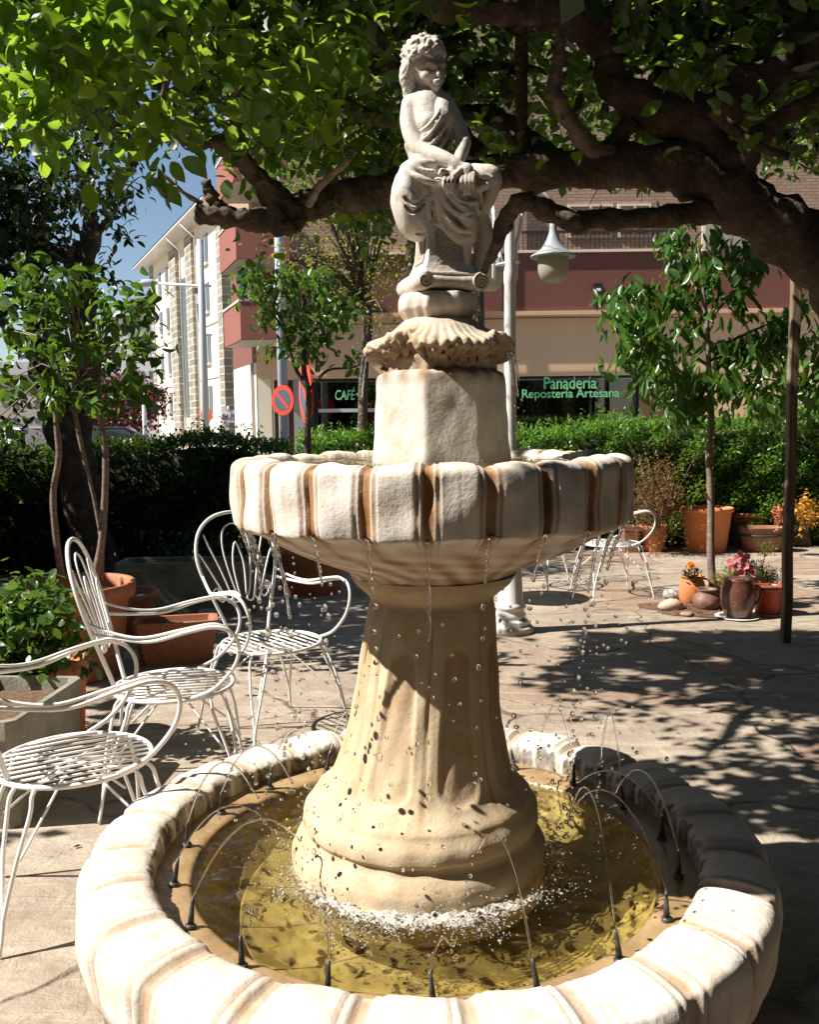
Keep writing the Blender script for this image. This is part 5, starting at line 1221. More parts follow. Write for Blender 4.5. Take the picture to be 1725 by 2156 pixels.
# small tree in the hedge with two road signs behind
DS = 10.3
t = thing('hedge_tree', 'small thin-stemmed tree rising out of the hedge in front of the round no-parking signs', 'tree', (*P(648, 945, DS)[:2], .6))
MB().add(ptube(tr([(648, 1000, 8, DS), (648, 900, 7, DS), (650, 830, 6.5, DS), (640, 780, 6, DS), (642, 700, 5, DS), (640, 620, 4, DS)]), 9, 5, .08, 3)).build('trunk', M['bark'], t, True)
for k, rows in enumerate(([(650, 825, 5, DS), (620, 770, 4, DS), (600, 700, 3, DS), (560, 640, 2, DS)], [(652, 820, 4, DS), (690, 780, 3, DS), (740, 775, 2, DS), (770, 760, 1.5, DS)], [(642, 720, 4, DS), (690, 660, 3, DS), (730, 640, 2, DS)], [(642, 690, 4, DS), (600, 620, 3, DS), (530, 580, 2, DS)])):
    MB().add(ptube(tr(rows), 6, 4)).build('branch', M['bark'], t, True)
cl = []
for (x, y, s_, n_) in ((540, 600, 28, 9), (600, 600, 35, 12), (560, 660, 28, 9), (620, 680, 38, 14), (690, 640, 36, 14), (720, 660, 24, 8), (660, 590, 40, 10), (655, 730, 30, 8), (750, 755, 16, 3), (520, 570, 18, 4), (580, 720, 20, 4), (690, 700, 24, 6)):
    for _ in range(n_): cl.append((*P(x + r2.normal(0, s_ * .5), y + r2.normal(0, s_ * .45), DS + r2.normal(0, .25)), .08))
crown(cl, 10, 0, t, M['leaf_cherry'], 12, (.09, .14), .42, .7)
# loose fine-leaved tree in the street in front of the brick
DF = 14.0
t = thing('street_tree', 'airy lime-green street tree with tiny leaves against the brick wall', 'tree', (*P(760, 900, DF)[:2], 0))
MB().add(ptube([(*P(760, 900, DF)[:2], 0, .09), *tr([(765, 800, 10, DF), (775, 690, 9, DF), (768, 560, 7, DF), (760, 420, 5, DF)])], 8, 5, .08, 5)).build('trunk', M['bark'], t, True)
cl = []
for _ in range(170):
    x = r2.uniform(580, 860); y = r2.uniform(380, 700)
    if x < 680 and y > 600: continue
    cl.append((*P(x, y, DF + r2.normal(0, .5)), .17))
for _ in range(60): cl.append((*P(r2.uniform(560, 900), r2.uniform(150, 420), DF + r2.normal(0, .5)), .2))
crown(cl, 17, 0, t, M['leaf_lime'], 14, (.05, .09), .5, .4, simple_=True)
mb = MB()
for c_ in cl[::6]: mb.add(tube([P(770, 640, DF), (np.array(c_[:3]) + P(770, 620, DF)) / 2 + [0, 0, .1], np.array(c_[:3])], [.03, .018, .006], 5))
mb.build('branches', M['bark'], t, True)
# sunlit green trees further off seen between the limbs
for k, (x0, x1, lab) in enumerate(((900, 1330, 'sunlit green tree behind the lamp post, seen through the dark apple limbs'), (1330, 1900, 'sunlit green tree at upper right seen through the apple limbs'), (520, 900, 'sunlit green tree left of the statue head beyond the apple limbs'))):
    D_ = 14.5; xm = (x0 + x1) / 2
    if k == 0: xm = 1010
    if k == 1: xm = 1790
    if k == 2: xm = 860
    t = thing('background_tree', lab, 'tree', (*P(xm, 900, D_)[:2], 0), 'trees behind the apple tree')
    MB().add(ptube([(*P(xm, 900, D_)[:2], 0, .12), (*P(xm, 640, D_), .08), (*P(xm, 340, D_), .07), (*P((x0 + x1) / 2, 120, D_), .04)], 9, 5, .1, k)).build('trunk', M['bark'], t, True)
    cl = []
    for _ in range(130):
        cl.append((*P(r2.uniform(x0, x1), r2.uniform(-60, 345 if k != 2 else 400), D_ + r2.normal(0, .9)), .22))
    crown(cl, 17, 0, t, M['leaf_cherry'], 20 + k, (.11, .18), .55, .3, simple_=True)
# plum-leaved tree
DP = 42.0
t = thing('plum_tree', 'distant dark purple-leaved plum tree at the left, in front of the white apartment house', 'tree', (*P(262, 930, DP)[:2], 0))
for x in (262, 285): MB().add(ptube([(*P(x, 930, DP)[:2], 0, .16), (*P(x, 880, DP), .14), (*P(250 if x < 270 else 300, 840, DP), .1)], 8, 4, .1, 1)).build('trunk', M['bark'], t, True)
cl = []
for _ in range(260):
    a = r2.uniform(0, 6.28); rr = math.sqrt(r2.random()); x = 240 + 95 * rr * math.cos(a); y = 855 + 58 * rr * math.sin(a)
    if y > 905: continue
    cl.append((*P(x, y, DP + r2.normal(0, .9)), .35))
for _ in range(10): cl.append((*P(r2.uniform(300, 345), r2.uniform(820, 860), DP), .2))
crown(cl, 18, 0, t, M['leaf_red'], 30, (.16, .30), .55, .3, simple_=True)

# ------------------------------------------------------------------ hedges
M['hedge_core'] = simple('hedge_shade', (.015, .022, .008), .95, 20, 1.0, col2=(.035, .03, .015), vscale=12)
def hedge(label, x0, x1, y, zf, depth, n, seed, mat, leaf=(.035, .07)):
    t = thing('hedge', label, 'hedge', ((x0 + x1) / 2, y, 0)); r0 = np.random.default_rng(seed)
    nx = 60; xs = np.linspace(x0, x1, nx); rings = []
    mb = MB()
    for i in range(nx):
        z = zf(xs[i]) - .09; d = depth / 2 - .2
        rings.append([(xs[i], y - d, .02), (xs[i], y - d - .03, z * .6), (xs[i], y - d + .05, z), (xs[i], y + d - .05, z), (xs[i], y + d, .02)])
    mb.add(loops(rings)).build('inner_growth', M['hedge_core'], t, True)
    X = r0.uniform(x0, x1, n); top = r0.random(n) < .30; Zt = np.array([zf(x) for x in X])
    Z = np.where(top, Zt + r0.normal(0, .035, n), r0.uniform(.02, 1, n) ** .85 * Zt); Y = np.where(top, y + r0.uniform(-.5, .5, n) * depth, y - depth / 2 + np.abs(r0.normal(0, .09, n)) + .09 * np.sin(X * 5 + Z * 6) * np.sin(Z * 7 - X * 2) + .06 * np.sin(X * 13 - Z * 11))
    sh = r0.random(n) < .05; Z = np.where(top & sh, Zt + r0.uniform(0, .10, n), Z)
    C = np.stack([X, Y, Z], 1); k = r0.integers(0, n, n // 60)            # sprouting shoots above the top
    sp_ = C[k][top[k]]; shoots = np.concatenate([sp_ + [0, 0, .025 * i] + r0.normal(0, .014, sp_.shape) for i in range(1, 7)]) if len(sp_) else sp_
    C = np.concatenate([C, shoots]); D = rand_dir(len(C), r0) + [0, -.5, .5]
    V, F = leaf_cloud(C, D, r0.uniform(*leaf, len(C)), .5, 0, .15, seed, True)
    fast_mesh('leaves', V, [F], mat, t, True); return t
def zL(x): return 1.28 + .05 * math.sin(x * 2.1) + .03 * math.sin(x * 5.3) 
def zR(x): return 1.33 + .05 * min(max(x - 1.2, 0), 4) + .035 * math.sin(x * 2.7 + 1) + .02 * math.sin(x * 6.1)
hedge('dark clipped hedge in shade behind the left pots and chairs', -8.5, -1.25, 9.6, zL, .9, 40000, 41, M['leaf_hedge_shaded'])
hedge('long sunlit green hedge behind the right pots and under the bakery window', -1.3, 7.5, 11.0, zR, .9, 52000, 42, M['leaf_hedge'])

# unseen hedges added at both sides and behind the camera to cut sky light
for lab_, x0_, x1_, y0_, y1_, h_ in (('unseen tall dark hedge added on the left to block sky light', -9.2, -8.0, -6, 8.5, 4.2), ('unseen tall dark hedge added on the right to block sky light', 6.4, 7.6, -6, 10, 6.0), ('unseen tall dark hedge added behind the camera to block sky light', -8, 6.4, -6.2, -5.0, 6.5)):
    t = thing('light_block_hedge', lab_, 'hedge', ((x0_ + x1_) / 2, (y0_ + y1_) / 2, 0)); MB().add(box(x0_ + .15, x1_ - .15, y0_ + .15, y1_ - .15, 0, h_ - .1)).build('inner_growth', M['hedge_core'], t, True)
    n_ = 6000; C = np.stack([r2.uniform(x0_, x1_, n_), r2.uniform(y0_, y1_, n_), r2.uniform(0, h_, n_)], 1); k_ = r2.integers(0, 5, n_)
    for ax_, v_, kk in ((0, x0_, 0), (0, x1_, 1), (1, y0_, 2), (1, y1_, 3), (2, h_, 4)): C[k_ == kk, ax_] = v_ + r2.normal(0, .06, (k_ == kk).sum())
    V, F = leaf_cloud(C, rand_dir(n_, r2), r2.uniform(.10, .20, n_), .6, .2, .15, 3, True); fast_mesh('leaves', V, [F], M['leaf_dark'], t, True)

# ------------------------------------------------------------------ smaller plants
def bush(name, label, cat, x, y, d, sx, sy, n, mat, leaf, wr=.5, droop=.2, npc=8, seed=0, sd=.04, simple_=False):
    t = thing(name, label, cat, (*P(x, y, d)[:2], max(0, P(x, y + sy, d)[2]))); r0 = np.random.default_rng(seed)
    cl = [(*P(x + r0.normal(0, sx * .42), y + r0.normal(0, sy * .42), d + r0.normal(0, sx * .35 / FPX * d)), sd) for _ in range(n)]
    crown(cl, npc, 0, t, mat, seed + 1, leaf, wr, droop, simple_=simple_, keepf=lambda C: C[:, 2] > .01)
    mb = MB()
    for c_ in cl[::4]: mb.add(tube([P(x, y + sy * .9, d), np.array(c_[:3])], [.004, .002], 4))
    mb.build('stems', M['bark_young'], t, True); return t
bush('shrub', 'lush pale-green leafy shrub at the left edge beside the near chairs', 'shrub', 60, 1315, 4.1, 110, 100, 150, M['leaf_quince'], (.04, .07), .6, .2, 9, 51)
bush('shrub', 'low dark-green potted shrub under the pale one, left edge', 'shrub', 60, 1400, 4.2, 110, 45, 40, M['leaf_dark'], (.04, .07), .6, .2, 9, 52)
bush('bronze_bush', 'bushy bronze-brown shrub in a terracotta pot right of the upper bowl', 'shrub', 1385, 1040, 10.1, 66, 84, 230, M['leaf_brown'], (.025, .048), .5, .1, 16, 53, .07, True)
bush('potted_plant', 'small green seedlings in the medium terracotta pot at right', 'plant', 1573, 1068, 10.8, 25, 12, 12, M['leaf_hedge'], (.06, .10), .6, .1, 3, 54)
bush('climbing_shoots', 'pale green shoots growing up the shaded hedge behind the fan-back chair', 'plant', 540, 1100, 8.9, 45, 70, 40, M['leaf_hedge'], (.03, .05), .5, .1, 10, 55)
bush('low_plants', 'dark low foliage at the foot of the left hedge beside the concrete trough', 'plant', 420, 1150, 8.6, 150, 40, 60, M['leaf_dark'], (.04, .08), .5, .1, 8, 56)
bush('flowering_plant', 'orange and yellow leaved plant beside the stump at the right edge', 'plant', 1700, 1075, 9.9, 40, 50, 50, leaf_mat('orange_leaf', (.55, .22, .03), (.65, .35, .05), .3, .5, (.7, .4, .05)), (.03, .05), .7, .1, 7, 57)
bush('succulent', 'reddish succulent on the stump left of the wooden prop', 'plant', 1642, 1085, 9.9, 16, 26, 30, leaf_mat('red_succulent', (.45, .14, .06), (.55, .2, .1), .2, .5, (.5, .2, .1)), (.02, .04), .5, -.3, 9, 58, .03)
bush('feathery_plant', 'feathery bright green plant filling the red pot', 'plant', 1608, 1218, 7.25, 42, 30, 60, M['leaf_fern'], (.025, .045), .14, -.4, 22, 59, .03, True)
bush('sprig', 'thin tall sprig with tiny leaves rising from the red pot', 'plant', 1613, 1155, 7.25, 22, 18, 14, M['leaf_hedge'], (.012, .022), .6, 0, 10, 60, .02)
MB().add(ptube(tr([(1612, 1240, 1.4, 7.25), (1606, 1200, 1.2, 7.25), (1612, 1165, 1, 7.25)]), 5)).build('stalk', M['leaf_fern'], [o for o in bpy.data.objects if o.name.startswith('sprig')][0], True)
bush('feathery_plant', 'feathery green plant spilling from the brown jug under the pink flowers', 'plant', 1553, 1213, 7.2, 42, 26, 50, M['leaf_fern'], (.025, .045), .16, -.2, 20, 61, .03, True)
def flower(label, name, x, y, d, r, mat, n=5, layers=1, group=None, seed=0):
    r0 = np.random.default_rng(seed); c_ = P(x, y, d); t = thing(name, label, 'flower', c_, group); ax = nrmz(np.array([r0.normal(0, .4), -1, .6])); u = nrmz(np.cross(ax, [0, 0, 1])); v_ = np.cross(ax, u)
    Cs, Ds = [], []
    for l_ in range(layers):
        for k in range(n):
            a = 2 * PI * k / n + l_ * .4 + r0.normal(0, .1); dd = u * math.cos(a) + v_ * math.sin(a) + ax * (.15 + .35 * l_); Cs.append(c_ + ax * l_ * r * .15); Ds.append(dd)
    Cs = np.array(Cs); Ds = nrmz(np.array(Ds)); Ls = np.array([r * (1 - .16 * (i // n)) for i in range(len(Cs))])
    V, F = leaf_cloud(Cs, Ds, Ls, .95 if n < 8 else .5, 0, .15, seed, False, up=ax * 6); fast_mesh('petals', V, [F], mat, t, True)
    MB().add(tube([c_ + ax * .002, c_ - ax * .02 - np.array([0, 0, .03]), c_ - np.array([0, 0, .09])], [.003, .0018, .0018], 5)).build('stalk', M['leaf_fern'], t, True)
M['pink'] = leaf_mat('pink_petal', (.85, .16, .24), (.9, .28, .36), .35, .5, (1, .35, .45)); M['orange'] = leaf_mat('orange_petal', (.85, .22, .01), (.9, .32, .02), .3, .5, (.9, .4, .05)); M['violet'] = leaf_mat('violet_petal', (.5, .12, .5), (.6, .2, .6), .3, .5, (.6, .3, .6))
fl = [(1538, 1183), (1552, 1176), (1566, 1180), (1573, 1172), (1553, 1194), (1570, 1192), (1580, 1196), (1540, 1197), (1562, 1208), (1585, 1207), (1590, 1222), (1560, 1166)]
for k, (x, y) in enumerate(fl): flower('one of the pink five-petalled blooms over the brown jug', 'pink_flower', x, y, 7.05 + .03 * (k % 4), .034, M['pink'], 5, 1, 'pink flowers over the brown jug', 70 + k)
flower('single violet bloom low on the right of the pink flowers', 'violet_flower', 1600, 1216, 7.1, .022, M['violet'], 7, 1, None, 90)
flower('tiny violet bloom beside the wooden prop', 'violet_flower', 1646, 1198, 7.15, .014, M['violet'], 6, 1, None, 91)
flower('double orange marigold bloom in the leftmost clay pot', 'marigold', 1456, 1190, 7.2, .038, M['orange'], 14, 4, None, 92)
flower('smaller marigold bud beside the open orange bloom', 'marigold', 1468, 1199, 7.22, .018, M['orange'], 9, 3, None, 93)
bush('marigold_leaves', 'dark green marigold foliage in the leftmost clay pot', 'plant', 1457, 1210, 7.25, 20, 10, 14, M['leaf_dark'], (.025, .045), .4, -.2, 8, 94, .02)
bush('flower_leaves', 'dark leafy stems carrying the pink flowers above the brown jug', 'plant', 1562, 1200, 7.2, 34, 22, 34, M['leaf_hedge'], (.02, .035), .5, 0, 7, 95, .03)
# fallen leaves and chips on the floor
r0 = np.random.default_rng(66); C = np.stack([r0.uniform(-2.5, 3.2, 220), r0.uniform(2.6, 9, 220), np.full(220, .006)], 1)
C = np.concatenate([C, np.stack([r0.normal(cpos[0] + .05, .18, 260), r0.normal(cpos[1] + .15, .13, 260), r0.uniform(.01, .03, 260)], 1)]); C = C[np.hypot(C[:, 0] - AXB, C[:, 1] - YA) > .95]
V, F = leaf_cloud(C, rand_dir(len(C), r0) * [1, 1, .1], r0.uniform(.012, .035, len(C)), .5, 0, .15, 5, True)
props(fast_mesh('fallen_leaves', V, [F], simple('dry_leaf', (.16, .085, .03), .8, col2=(.28, .17, .06), vscale=30)), 'scattered dry leaves and bark chips on the paving', kind='stuff')
V, F = leaf_cloud(np.array([[*G(503, 2110 - 0, 0)[:2], .004]]), np.array([[1., .1, 0]]), np.array([.05]), .3, 0, .1, 1)
q = G(533, 1400 + 0, 0)
V, F = leaf_cloud(np.array([[*G(512, 1465, 0)[:2], .008]]), np.array([[1., .05, 0.02]]), np.array([.085]), .38, 0, .2, 1)
props(fast_mesh('fallen_leaf', V, [F], simple('orange_dry_leaf', (.45, .17, .05), .7)), 'curled orange dry leaf on the paving under the side-on chair', 'leaf')
# ================================================================== bakery building
def wallmat(name, c1, c2, sc_=.6): return simple(name, c1, .9, 60, .25, col2=c2, vscale=sc_)
M['tan'] = wallmat('tan_render', (.66, .43, .26), (.72, .48, .30)); M['maroon'] = wallmat('shaded_maroon_render', (.16, .062, .045), (.19, .072, .05)); M['balcony'] = wallmat('balcony_render', (.23, .08, .06), (.26, .09, .065)); M['cream'] = wallmat('cream_render', (.72, .62, .46), (.78, .70, .56))  # maroon darkened in colour for the shaded front; balcony is its brighter copy
M['cream2'] = wallmat('pale_render', (.80, .74, .62), (.72, .64, .50), .25)
M['grey_panel'] = wallmat('grey_panel', (.28, .27, .26), (.33, .32, .31)); M['brown_panel'] = wallmat('brown_panel', (.12, .06, .035), (.15, .075, .045)); M['soffit'] = wallmat('soffit', (.42, .38, .32), (.48, .44, .38)); M['black'] = simple('black_frame', (.012, .012, .012), .35); M['alu'] = simple('grey_aluminium', (.45, .47, .48), .4)
M['dark_in'] = simple('dark_interior', (.02, .022, .02), .8, col2=(.06, .045, .03), vscale=1.5)
b = NB('brick'); br = b.n('ShaderNodeTexBrick', Scale=1.0); br.inputs['Brick Width'].default_value = .24; br.inputs['Row Height'].default_value = .078; br.inputs['Mortar Size'].default_value = .010
br.inputs['Color1'].default_value = (.44, .28, .19, 1); br.inputs['Color2'].default_value = (.34, .20, .13, 1); br.inputs['Mortar'].default_value = (.16, .12, .09, 1)
mp = b.n('ShaderNodeMapping'); mp.inputs['Rotation'].default_value = (R(90), 0, 0); b.l(b.tc.outputs['Object'], mp.inputs[0]); b.l(mp.outputs[0], br.inputs[0])
M['brick'] = b.done(b.pbr(b.mix(b.math('MULTIPLY', b.noise(3, 4), .3), br.outputs['Color'], (.5, .36, .26)), .9, b.bump(br.outputs['Fac'], -.4, .01)))
b = NB('shop_glass'); gl = b.n('ShaderNodeBsdfGlossy', Roughness=.02); tp = b.n('ShaderNodeBsdfTransparent'); tp.inputs[0].default_value = (.35, .38, .36, 1); fr = b.n('ShaderNodeFresnel', IOR=1.5); ad = b.math('ADD', fr.outputs[0], .10)
mx = b.n('ShaderNodeMixShader'); b.l(ad, mx.inputs[0]); b.l(tp.outputs[0], mx.inputs[1]); b.l(gl.outputs[0], mx.inputs[2]); M['glass'] = b.done(mx.outputs[0])
YF = 23.2
bk = thing('bakery_building', 'brick and terracotta-coloured building with a bakery and cafe on its ground floor, across the street', 'building', (3, YF, 0))
def fx(px, py=800): return P(px, py, YF)[0]
def fz(py, px=1300): return P(px, py, YF)[2]
XL = fx(540, 760); z_win_t = fz(790); z_tan_t = fz(655); z_mar_t = fz(533); z_pan = fz(792, 620)
xC0, xC1 = fx(664, 850), fx(797, 850); xB0, xB1 = fx(1060, 850), fx(1341, 850); xB2 = fx(1480, 850)
def slab(name, x0, x1, z0, z1, mat, y0=YF, th=.3, parent=bk): return MB().add(box(x0, x1, y0, y0 + th, z0, z1)).build(name, mat, parent, True, smooth=False)
XR = 16.0
slab('upper_wall', XL, XR, z_mar_t, 14, M['brick'])
slab('fascia', XL + .0, XR, z_tan_t, z_mar_t, M['maroon'], YF - .12, .42)
slab('cornice', XL, XR, z_tan_t - .10, z_tan_t, M['tan'], YF - .22, .5); slab('parapet_cap', fx(700, 530), fx(1420, 530), z_mar_t, z_mar_t + .06, M['cream'], YF - .2, .3)
slab('wall', XL, XR, z_win_t, z_tan_t - .10, M['tan'])
slab('wall', xC0 - .12, xC0 - .0, .13, z_win_t, M['black'], YF - .03, .2)
slab('side_panel', XL + .9, xC0 - .12, .13, z_pan, M['grey_panel'], YF + .02, .28); slab('wall', XL, XL + .35, .13, z_win_t, M['cream']); slab('doorway', XL + .35, XL + .9, .13, z_win_t, M['brown_panel'], YF + .5, .1)
slab('wall', xC1, xB0, .13, z_win_t, M['tan']); slab('wall', xC0, xC1, .13, .55, M['grey_panel']); slab('wall', xB0, xB1, .13, .55, M['grey_panel'])
slab('brown_panel', xB1 + .08, xB2, .13, z_win_t, M['brown_panel'], YF + .05, .25); slab('wall', xB2, XR, .13, z_win_t, M['tan'])
slab('interior_back', XL + 1, xB2, .13, z_win_t, M['dark_in'], YF + 2.2, .1)
def window(x0, x1, z0, z1, bars=(), trans=None):
    fr_ = MB(); t_ = .07
    for a in ((x0, x0 + t_, z0, z1), (x1 - t_, x1, z0, z1), (x0 + t_, x1 - t_, z0, z0 + t_), (x0 + t_, x1 - t_, z1 - t_, z1)): fr_.add(box(a[0], a[1], YF + .05, YF + .15, a[2], a[3]))
    w_ = fr_.build('shop_window', M['black'], bk, True, smooth=False)
    MB().add(box(x0 + t_, x1 - t_, YF + .09, YF + .10, z0 + t_, z1 - t_)).build('pane', M['glass'], w_, False, smooth=False).data.transform(Matrix.Translation(-Vector(bk.location)))
    if trans: MB().add(box(x0 + t_, x1 - t_, YF + .03, YF + .085, trans, trans + .09)).build('transom', M['alu'], w_, False, smooth=False).data.transform(Matrix.Translation(-Vector(bk.location)))
    return w_
window(xC0, xC1, .55, z_win_t, trans=fz(868, 730)); window(xB0, xB1, .55, z_win_t)
slab('mullion', (xB0 + xB1) / 2 + .5, (xB0 + xB1) / 2 + .56, .55, z_win_t - .45, M['black'], YF + .06, .05)
slab('shelf', xB0 + .3, xB1 - .3, 1.75, 1.80, M['alu'], YF + .9, .3); slab('shelf', xB0 + .3, xB1 - .3, 1.35, 1.40, M['alu'], YF + .9, .3)
# shop fittings dimly seen
for (x, w_, h_, c_) in ((xC0 + .5, .9, 1.1, (.10, .06, .04)), (xB0 + .7, 1.2, 1.0, (.10, .07, .05)), (xB0 + 2.2, .8, 1.6, (.14, .10, .07))):
    MB().add(box(x, x + w_, YF + 1.4, YF + 1.9, .13, .13 + h_)).add(box(x - .05, x + w_ + .05, YF + 1.38, YF + 1.92, .13 + h_, .17 + h_)).build('counter', simple('counter_wood', c_, .6) , bk, True, smooth=False)
M['sign_green'] = simple('green_lettering', (.22, .62, .28), .5)
def text(s, px, py, d, h_px, mat, parent, name='lettering', bold=.0, width_px=None, shear=0.0, label=None, rz=0.0, world_loc=None):
    cu = bpy.data.curves.new(name, 'FONT'); cu.body = s; cu.align_x = 'CENTER'; cu.align_y = 'CENTER'; cu.size = 1; cu.offset = bold; cu.extrude = .004; cu.shear = shear
    o = bpy.data.objects.new(name, cu); COL.objects.link(o); bpy.context.view_layer.update()
    me = bpy.data.meshes.new_from_object(o); bpy.data.objects.remove(o)
    n_ = len(me.vertices); v_ = np.zeros(n_ * 3); me.vertices.foreach_get('co', v_); v_ = v_.reshape(-1, 3)
    c_ = (v_.max(0) + v_.min(0)) / 2; v_ -= c_; ext = v_.max(0) - v_.min(0)
    sy = h_px / FPX * d / ext[1]; sx = (width_px / FPX * d / ext[0]) if width_px else sy
    v_ = np.stack([v_[:, 0] * sx, v_[:, 2] * 2, v_[:, 1] * sy], 1)
    me.vertices.foreach_set('co', v_.ravel()); me.update()
    q = P(px, py, d) if world_loc is None else world_loc
    me.transform(Matrix.Translation(Vector(q)) @ Matrix.Rotation(rz, 4, 'Z'))
    return link_mesh(name, me, mat, parent, True, False)
text('CAFÉ', 727, 829, YF + .03, 26, M['sign_green'], bk, bold=.010, width_px=42, shear=.15)
text('Panadería', 1201, 806, YF + .03, 26, M['sign_green'], bk, bold=.010, width_px=110)
text('Repostería Artesana', 1202, 831, YF + .03, 24, M['sign_green'], bk, bold=.010, width_px=203)
# terrace railing, shutters, lamp box, downpipe, cable
M['iron'] = simple('dark_iron', (.035, .02, .018), .6); mb = MB(); zr0, zr1 = fz(528), fz(492)
mb.add(box(fx(1090, 500), fx(1420, 500), YF - .17, YF - .13, zr1, zr1 + .05))
for x in np.arange(fx(1090, 500), fx(1420, 500), .11): mb.add(box(x, x + .02, YF - .16, YF - .14, zr0, zr1))
mb.build('railing', M['iron'], bk, True, smooth=False)
for (a, b_, y0, y1) in ((1478, 1600, 458, 540), (1195, 1290, 430, 500), (1300, 1370, 430, 500), (700, 760, 380, 470), (900, 960, 300, 380), (1000, 1100, 150, 260)):
    x0, x1, z0, z1 = fx(a, 500), fx(b_, 500), fz(y1), fz(y0); f_ = MB().add(box(x0, x1, YF - .04, YF, z0, z1)).build('window', M['cream'], bk, True, smooth=False)
    mb = MB(); zz_ = z0 + .05
    while zz_ < z1 - .06: mb.add(box(x0 + .06, (x0 + x1) / 2 - .03, YF - .06, YF - .045, zz_, zz_ + .035)); mb.add(box((x0 + x1) / 2 + .03, x1 - .06, YF - .06, YF - .045, zz_, zz_ + .035)); zz_ += .05
    s_ = mb.build('shutter', M['soffit'] if a == 1478 else M['brown_panel'], f_, False, smooth=False); s_.data.transform(Matrix.Translation(-Vector(bk.location)))
q = P(1257, 607, YF - .12); MB().add(box(q[0] - .10, q[0] + .10, YF - .34, YF - .12, q[2] - .09, q[2] + .09)).build('wall_lamp', M['black'], bk, True, smooth=False)
MB().add(box(q[0] - .06, q[0] + .06, YF - .346, YF - .30, q[2] - .098, q[2] - .03)).build('wall_lamp_glass', M['white'], bk, True, smooth=False)
MB().add(tube([(fx(1011, 600), YF - .28, .2), (fx(1011, 600), YF - .28, 5), (fx(1011, 600), YF - .28, 8)], .055, 10)).build('downpipe', M['terra'], bk, True)
MB().add(ptube([(XL, YF - .25, z_tan_t - .2, .012), (fx(800), YF - .25, z_tan_t - .28, .012), (fx(1100), YF - .25, z_tan_t - .17, .012), (fx(1500), YF - .25, z_tan_t - .22, .012)], 5)).build('cable', M['black'], bk, True)
# flank wall running back from the corner
x2, y2 = P(494, 800, YF + 3.0)[:2]; dv = nrmz(np.array([x2 - XL, y2 - YF, 0])); L_ = math.hypot(x2 - XL, y2 - YF); nv = np.array([dv[1], -dv[0], 0]); nv = nv if nv[0] < 0 else -nv
def flank(name, s0, s1, z0, z1, out, th, mat): 
    o = np.array([XL, YF, 0]) + dv * s0 + nv * out + np.array([0, 0, z0]); return MB().add(obox(o, dv * (s1 - s0), -nv * th, np.array([0, 0, z1 - z0]))).build(name, mat, bk, True, smooth=False)
flank('flank_wall', 0, L_, .0, fz(764, 540), .02, .3, M['cream2']); flank('flank_fascia', 0, L_, fz(764, 540), z_mar_t, .02, .3, M['maroon']); flank('flank_wall', 0, L_ * 1.0, z_mar_t, 14, .02, .3, M['brick'])
flank('flank_pipe', .25, .33, .0, fz(764, 540), .1, .08, M['soffit']); flank('notice', L_ - .9, L_ - .6, 2.2, 2.6, .04, .02, M['white'])
# corner balconies
def balcony(pxn, yt, yb_, d0, wpx, nm):
    """solid parapet balcony: near-left corner at picture x pxn, parapet top yt, bottom yb_"""
    c0 = P(pxn, yb_, d0); ct = P(pxn, yt, d0); wid = wpx / FPX * d0; o = c0; h_ = ct[2] - c0[2]
    back = dv * 2.3
    f1 = MB().add(obox(o, np.array([wid, 0, 0]), np.array([0, .14, 0]), np.array([0, 0, h_]))).build('balcony', M['balcony'], bk, True, smooth=False)
    off = -Vector(bk.location)
    def ch(name, vf, mat): MB().add(vf).build(name, mat, f1, False, smooth=False).data.transform(Matrix.Translation(off))
    ch('balcony_side', obox(o + np.array([0, .14, 0]) * 0 + dv * .001 - np.array([.003, 0, 0]), back, -nv * .14, np.array([0, 0, h_])), M['balcony'])
    ch('balcony_floor', obox(o + np.array([.02, .05, -.012]), np.array([wid - .04, 0, 0]), back * .98, np.array([0, 0, .14])), M['soffit'])
    ch('rail', obox(o + np.array([-.03, -.02, h_]), np.array([wid, 0, 0]), np.array([0, .18, 0]), np.array([0, 0, .06])), M['soffit'])
    ch('rail', obox(o + np.array([-.03, -.0, h_ + .003]), back, -nv * .18, np.array([0, 0, .06])), M['soffit'])
    return f1
balcony(626 * .0 + 510, 712, 713 + 0, 21.0, 80, 0) if False else None
balcony(508, 635, 715, 21.3, 96, 1)
balcony(498, 458, 545, 21.2, 110, 2)
balcony(492, 300, 380, 21.2, 110, 3)
pr_ = P(511, 585, 22.3)
um = MB().add(lathe([(.02, -.9), (.09, -.75), (.12, .0), (.10, .75), (.03, 1.0)], 12, tuple(pr_))).build('parasol', simple('green_canvas', (.01, .09, .06), .8, 20, .4)); props(um, 'furled dark green parasol standing on the corner balcony', 'parasol')

# ================================================================== white apartment house
b = NB('quoin_stone'); br = b.n('ShaderNodeTexBrick', Scale=1.0); br.inputs['Brick Width'].default_value = .9; br.inputs['Row Height'].default_value = .42; br.inputs['Mortar Size'].default_value = .03
br.inputs['Color1'].default_value = (.30, .27, .22, 1); br.inputs['Color2'].default_value = (.20, .18, .15, 1); br.inputs['Mortar'].default_value = (.5, .47, .4, 1)
mp = b.n('ShaderNodeMapping'); mp.inputs['Rotation'].default_value = (R(90), 0, 0); b.l(b.tc.outputs['Object'], mp.inputs[0]); b.l(mp.outputs[0], br.inputs[0]); M['quoin'] = b.done(b.pbr(br.outputs['Color'], .9))
M['slate'] = simple('roof_slate', (.12, .12, .13), .8, 10, .3, col2=(.19, .18, .18), vscale=4); M['winglass'] = simple('window_glass', (.10, .12, .13), .15)
YN, YFAR = 50.0, 70.0
A = P(478, 930, YN); A[2] = 0; B_ = P(330, 930, YFAR); B_[2] = 0
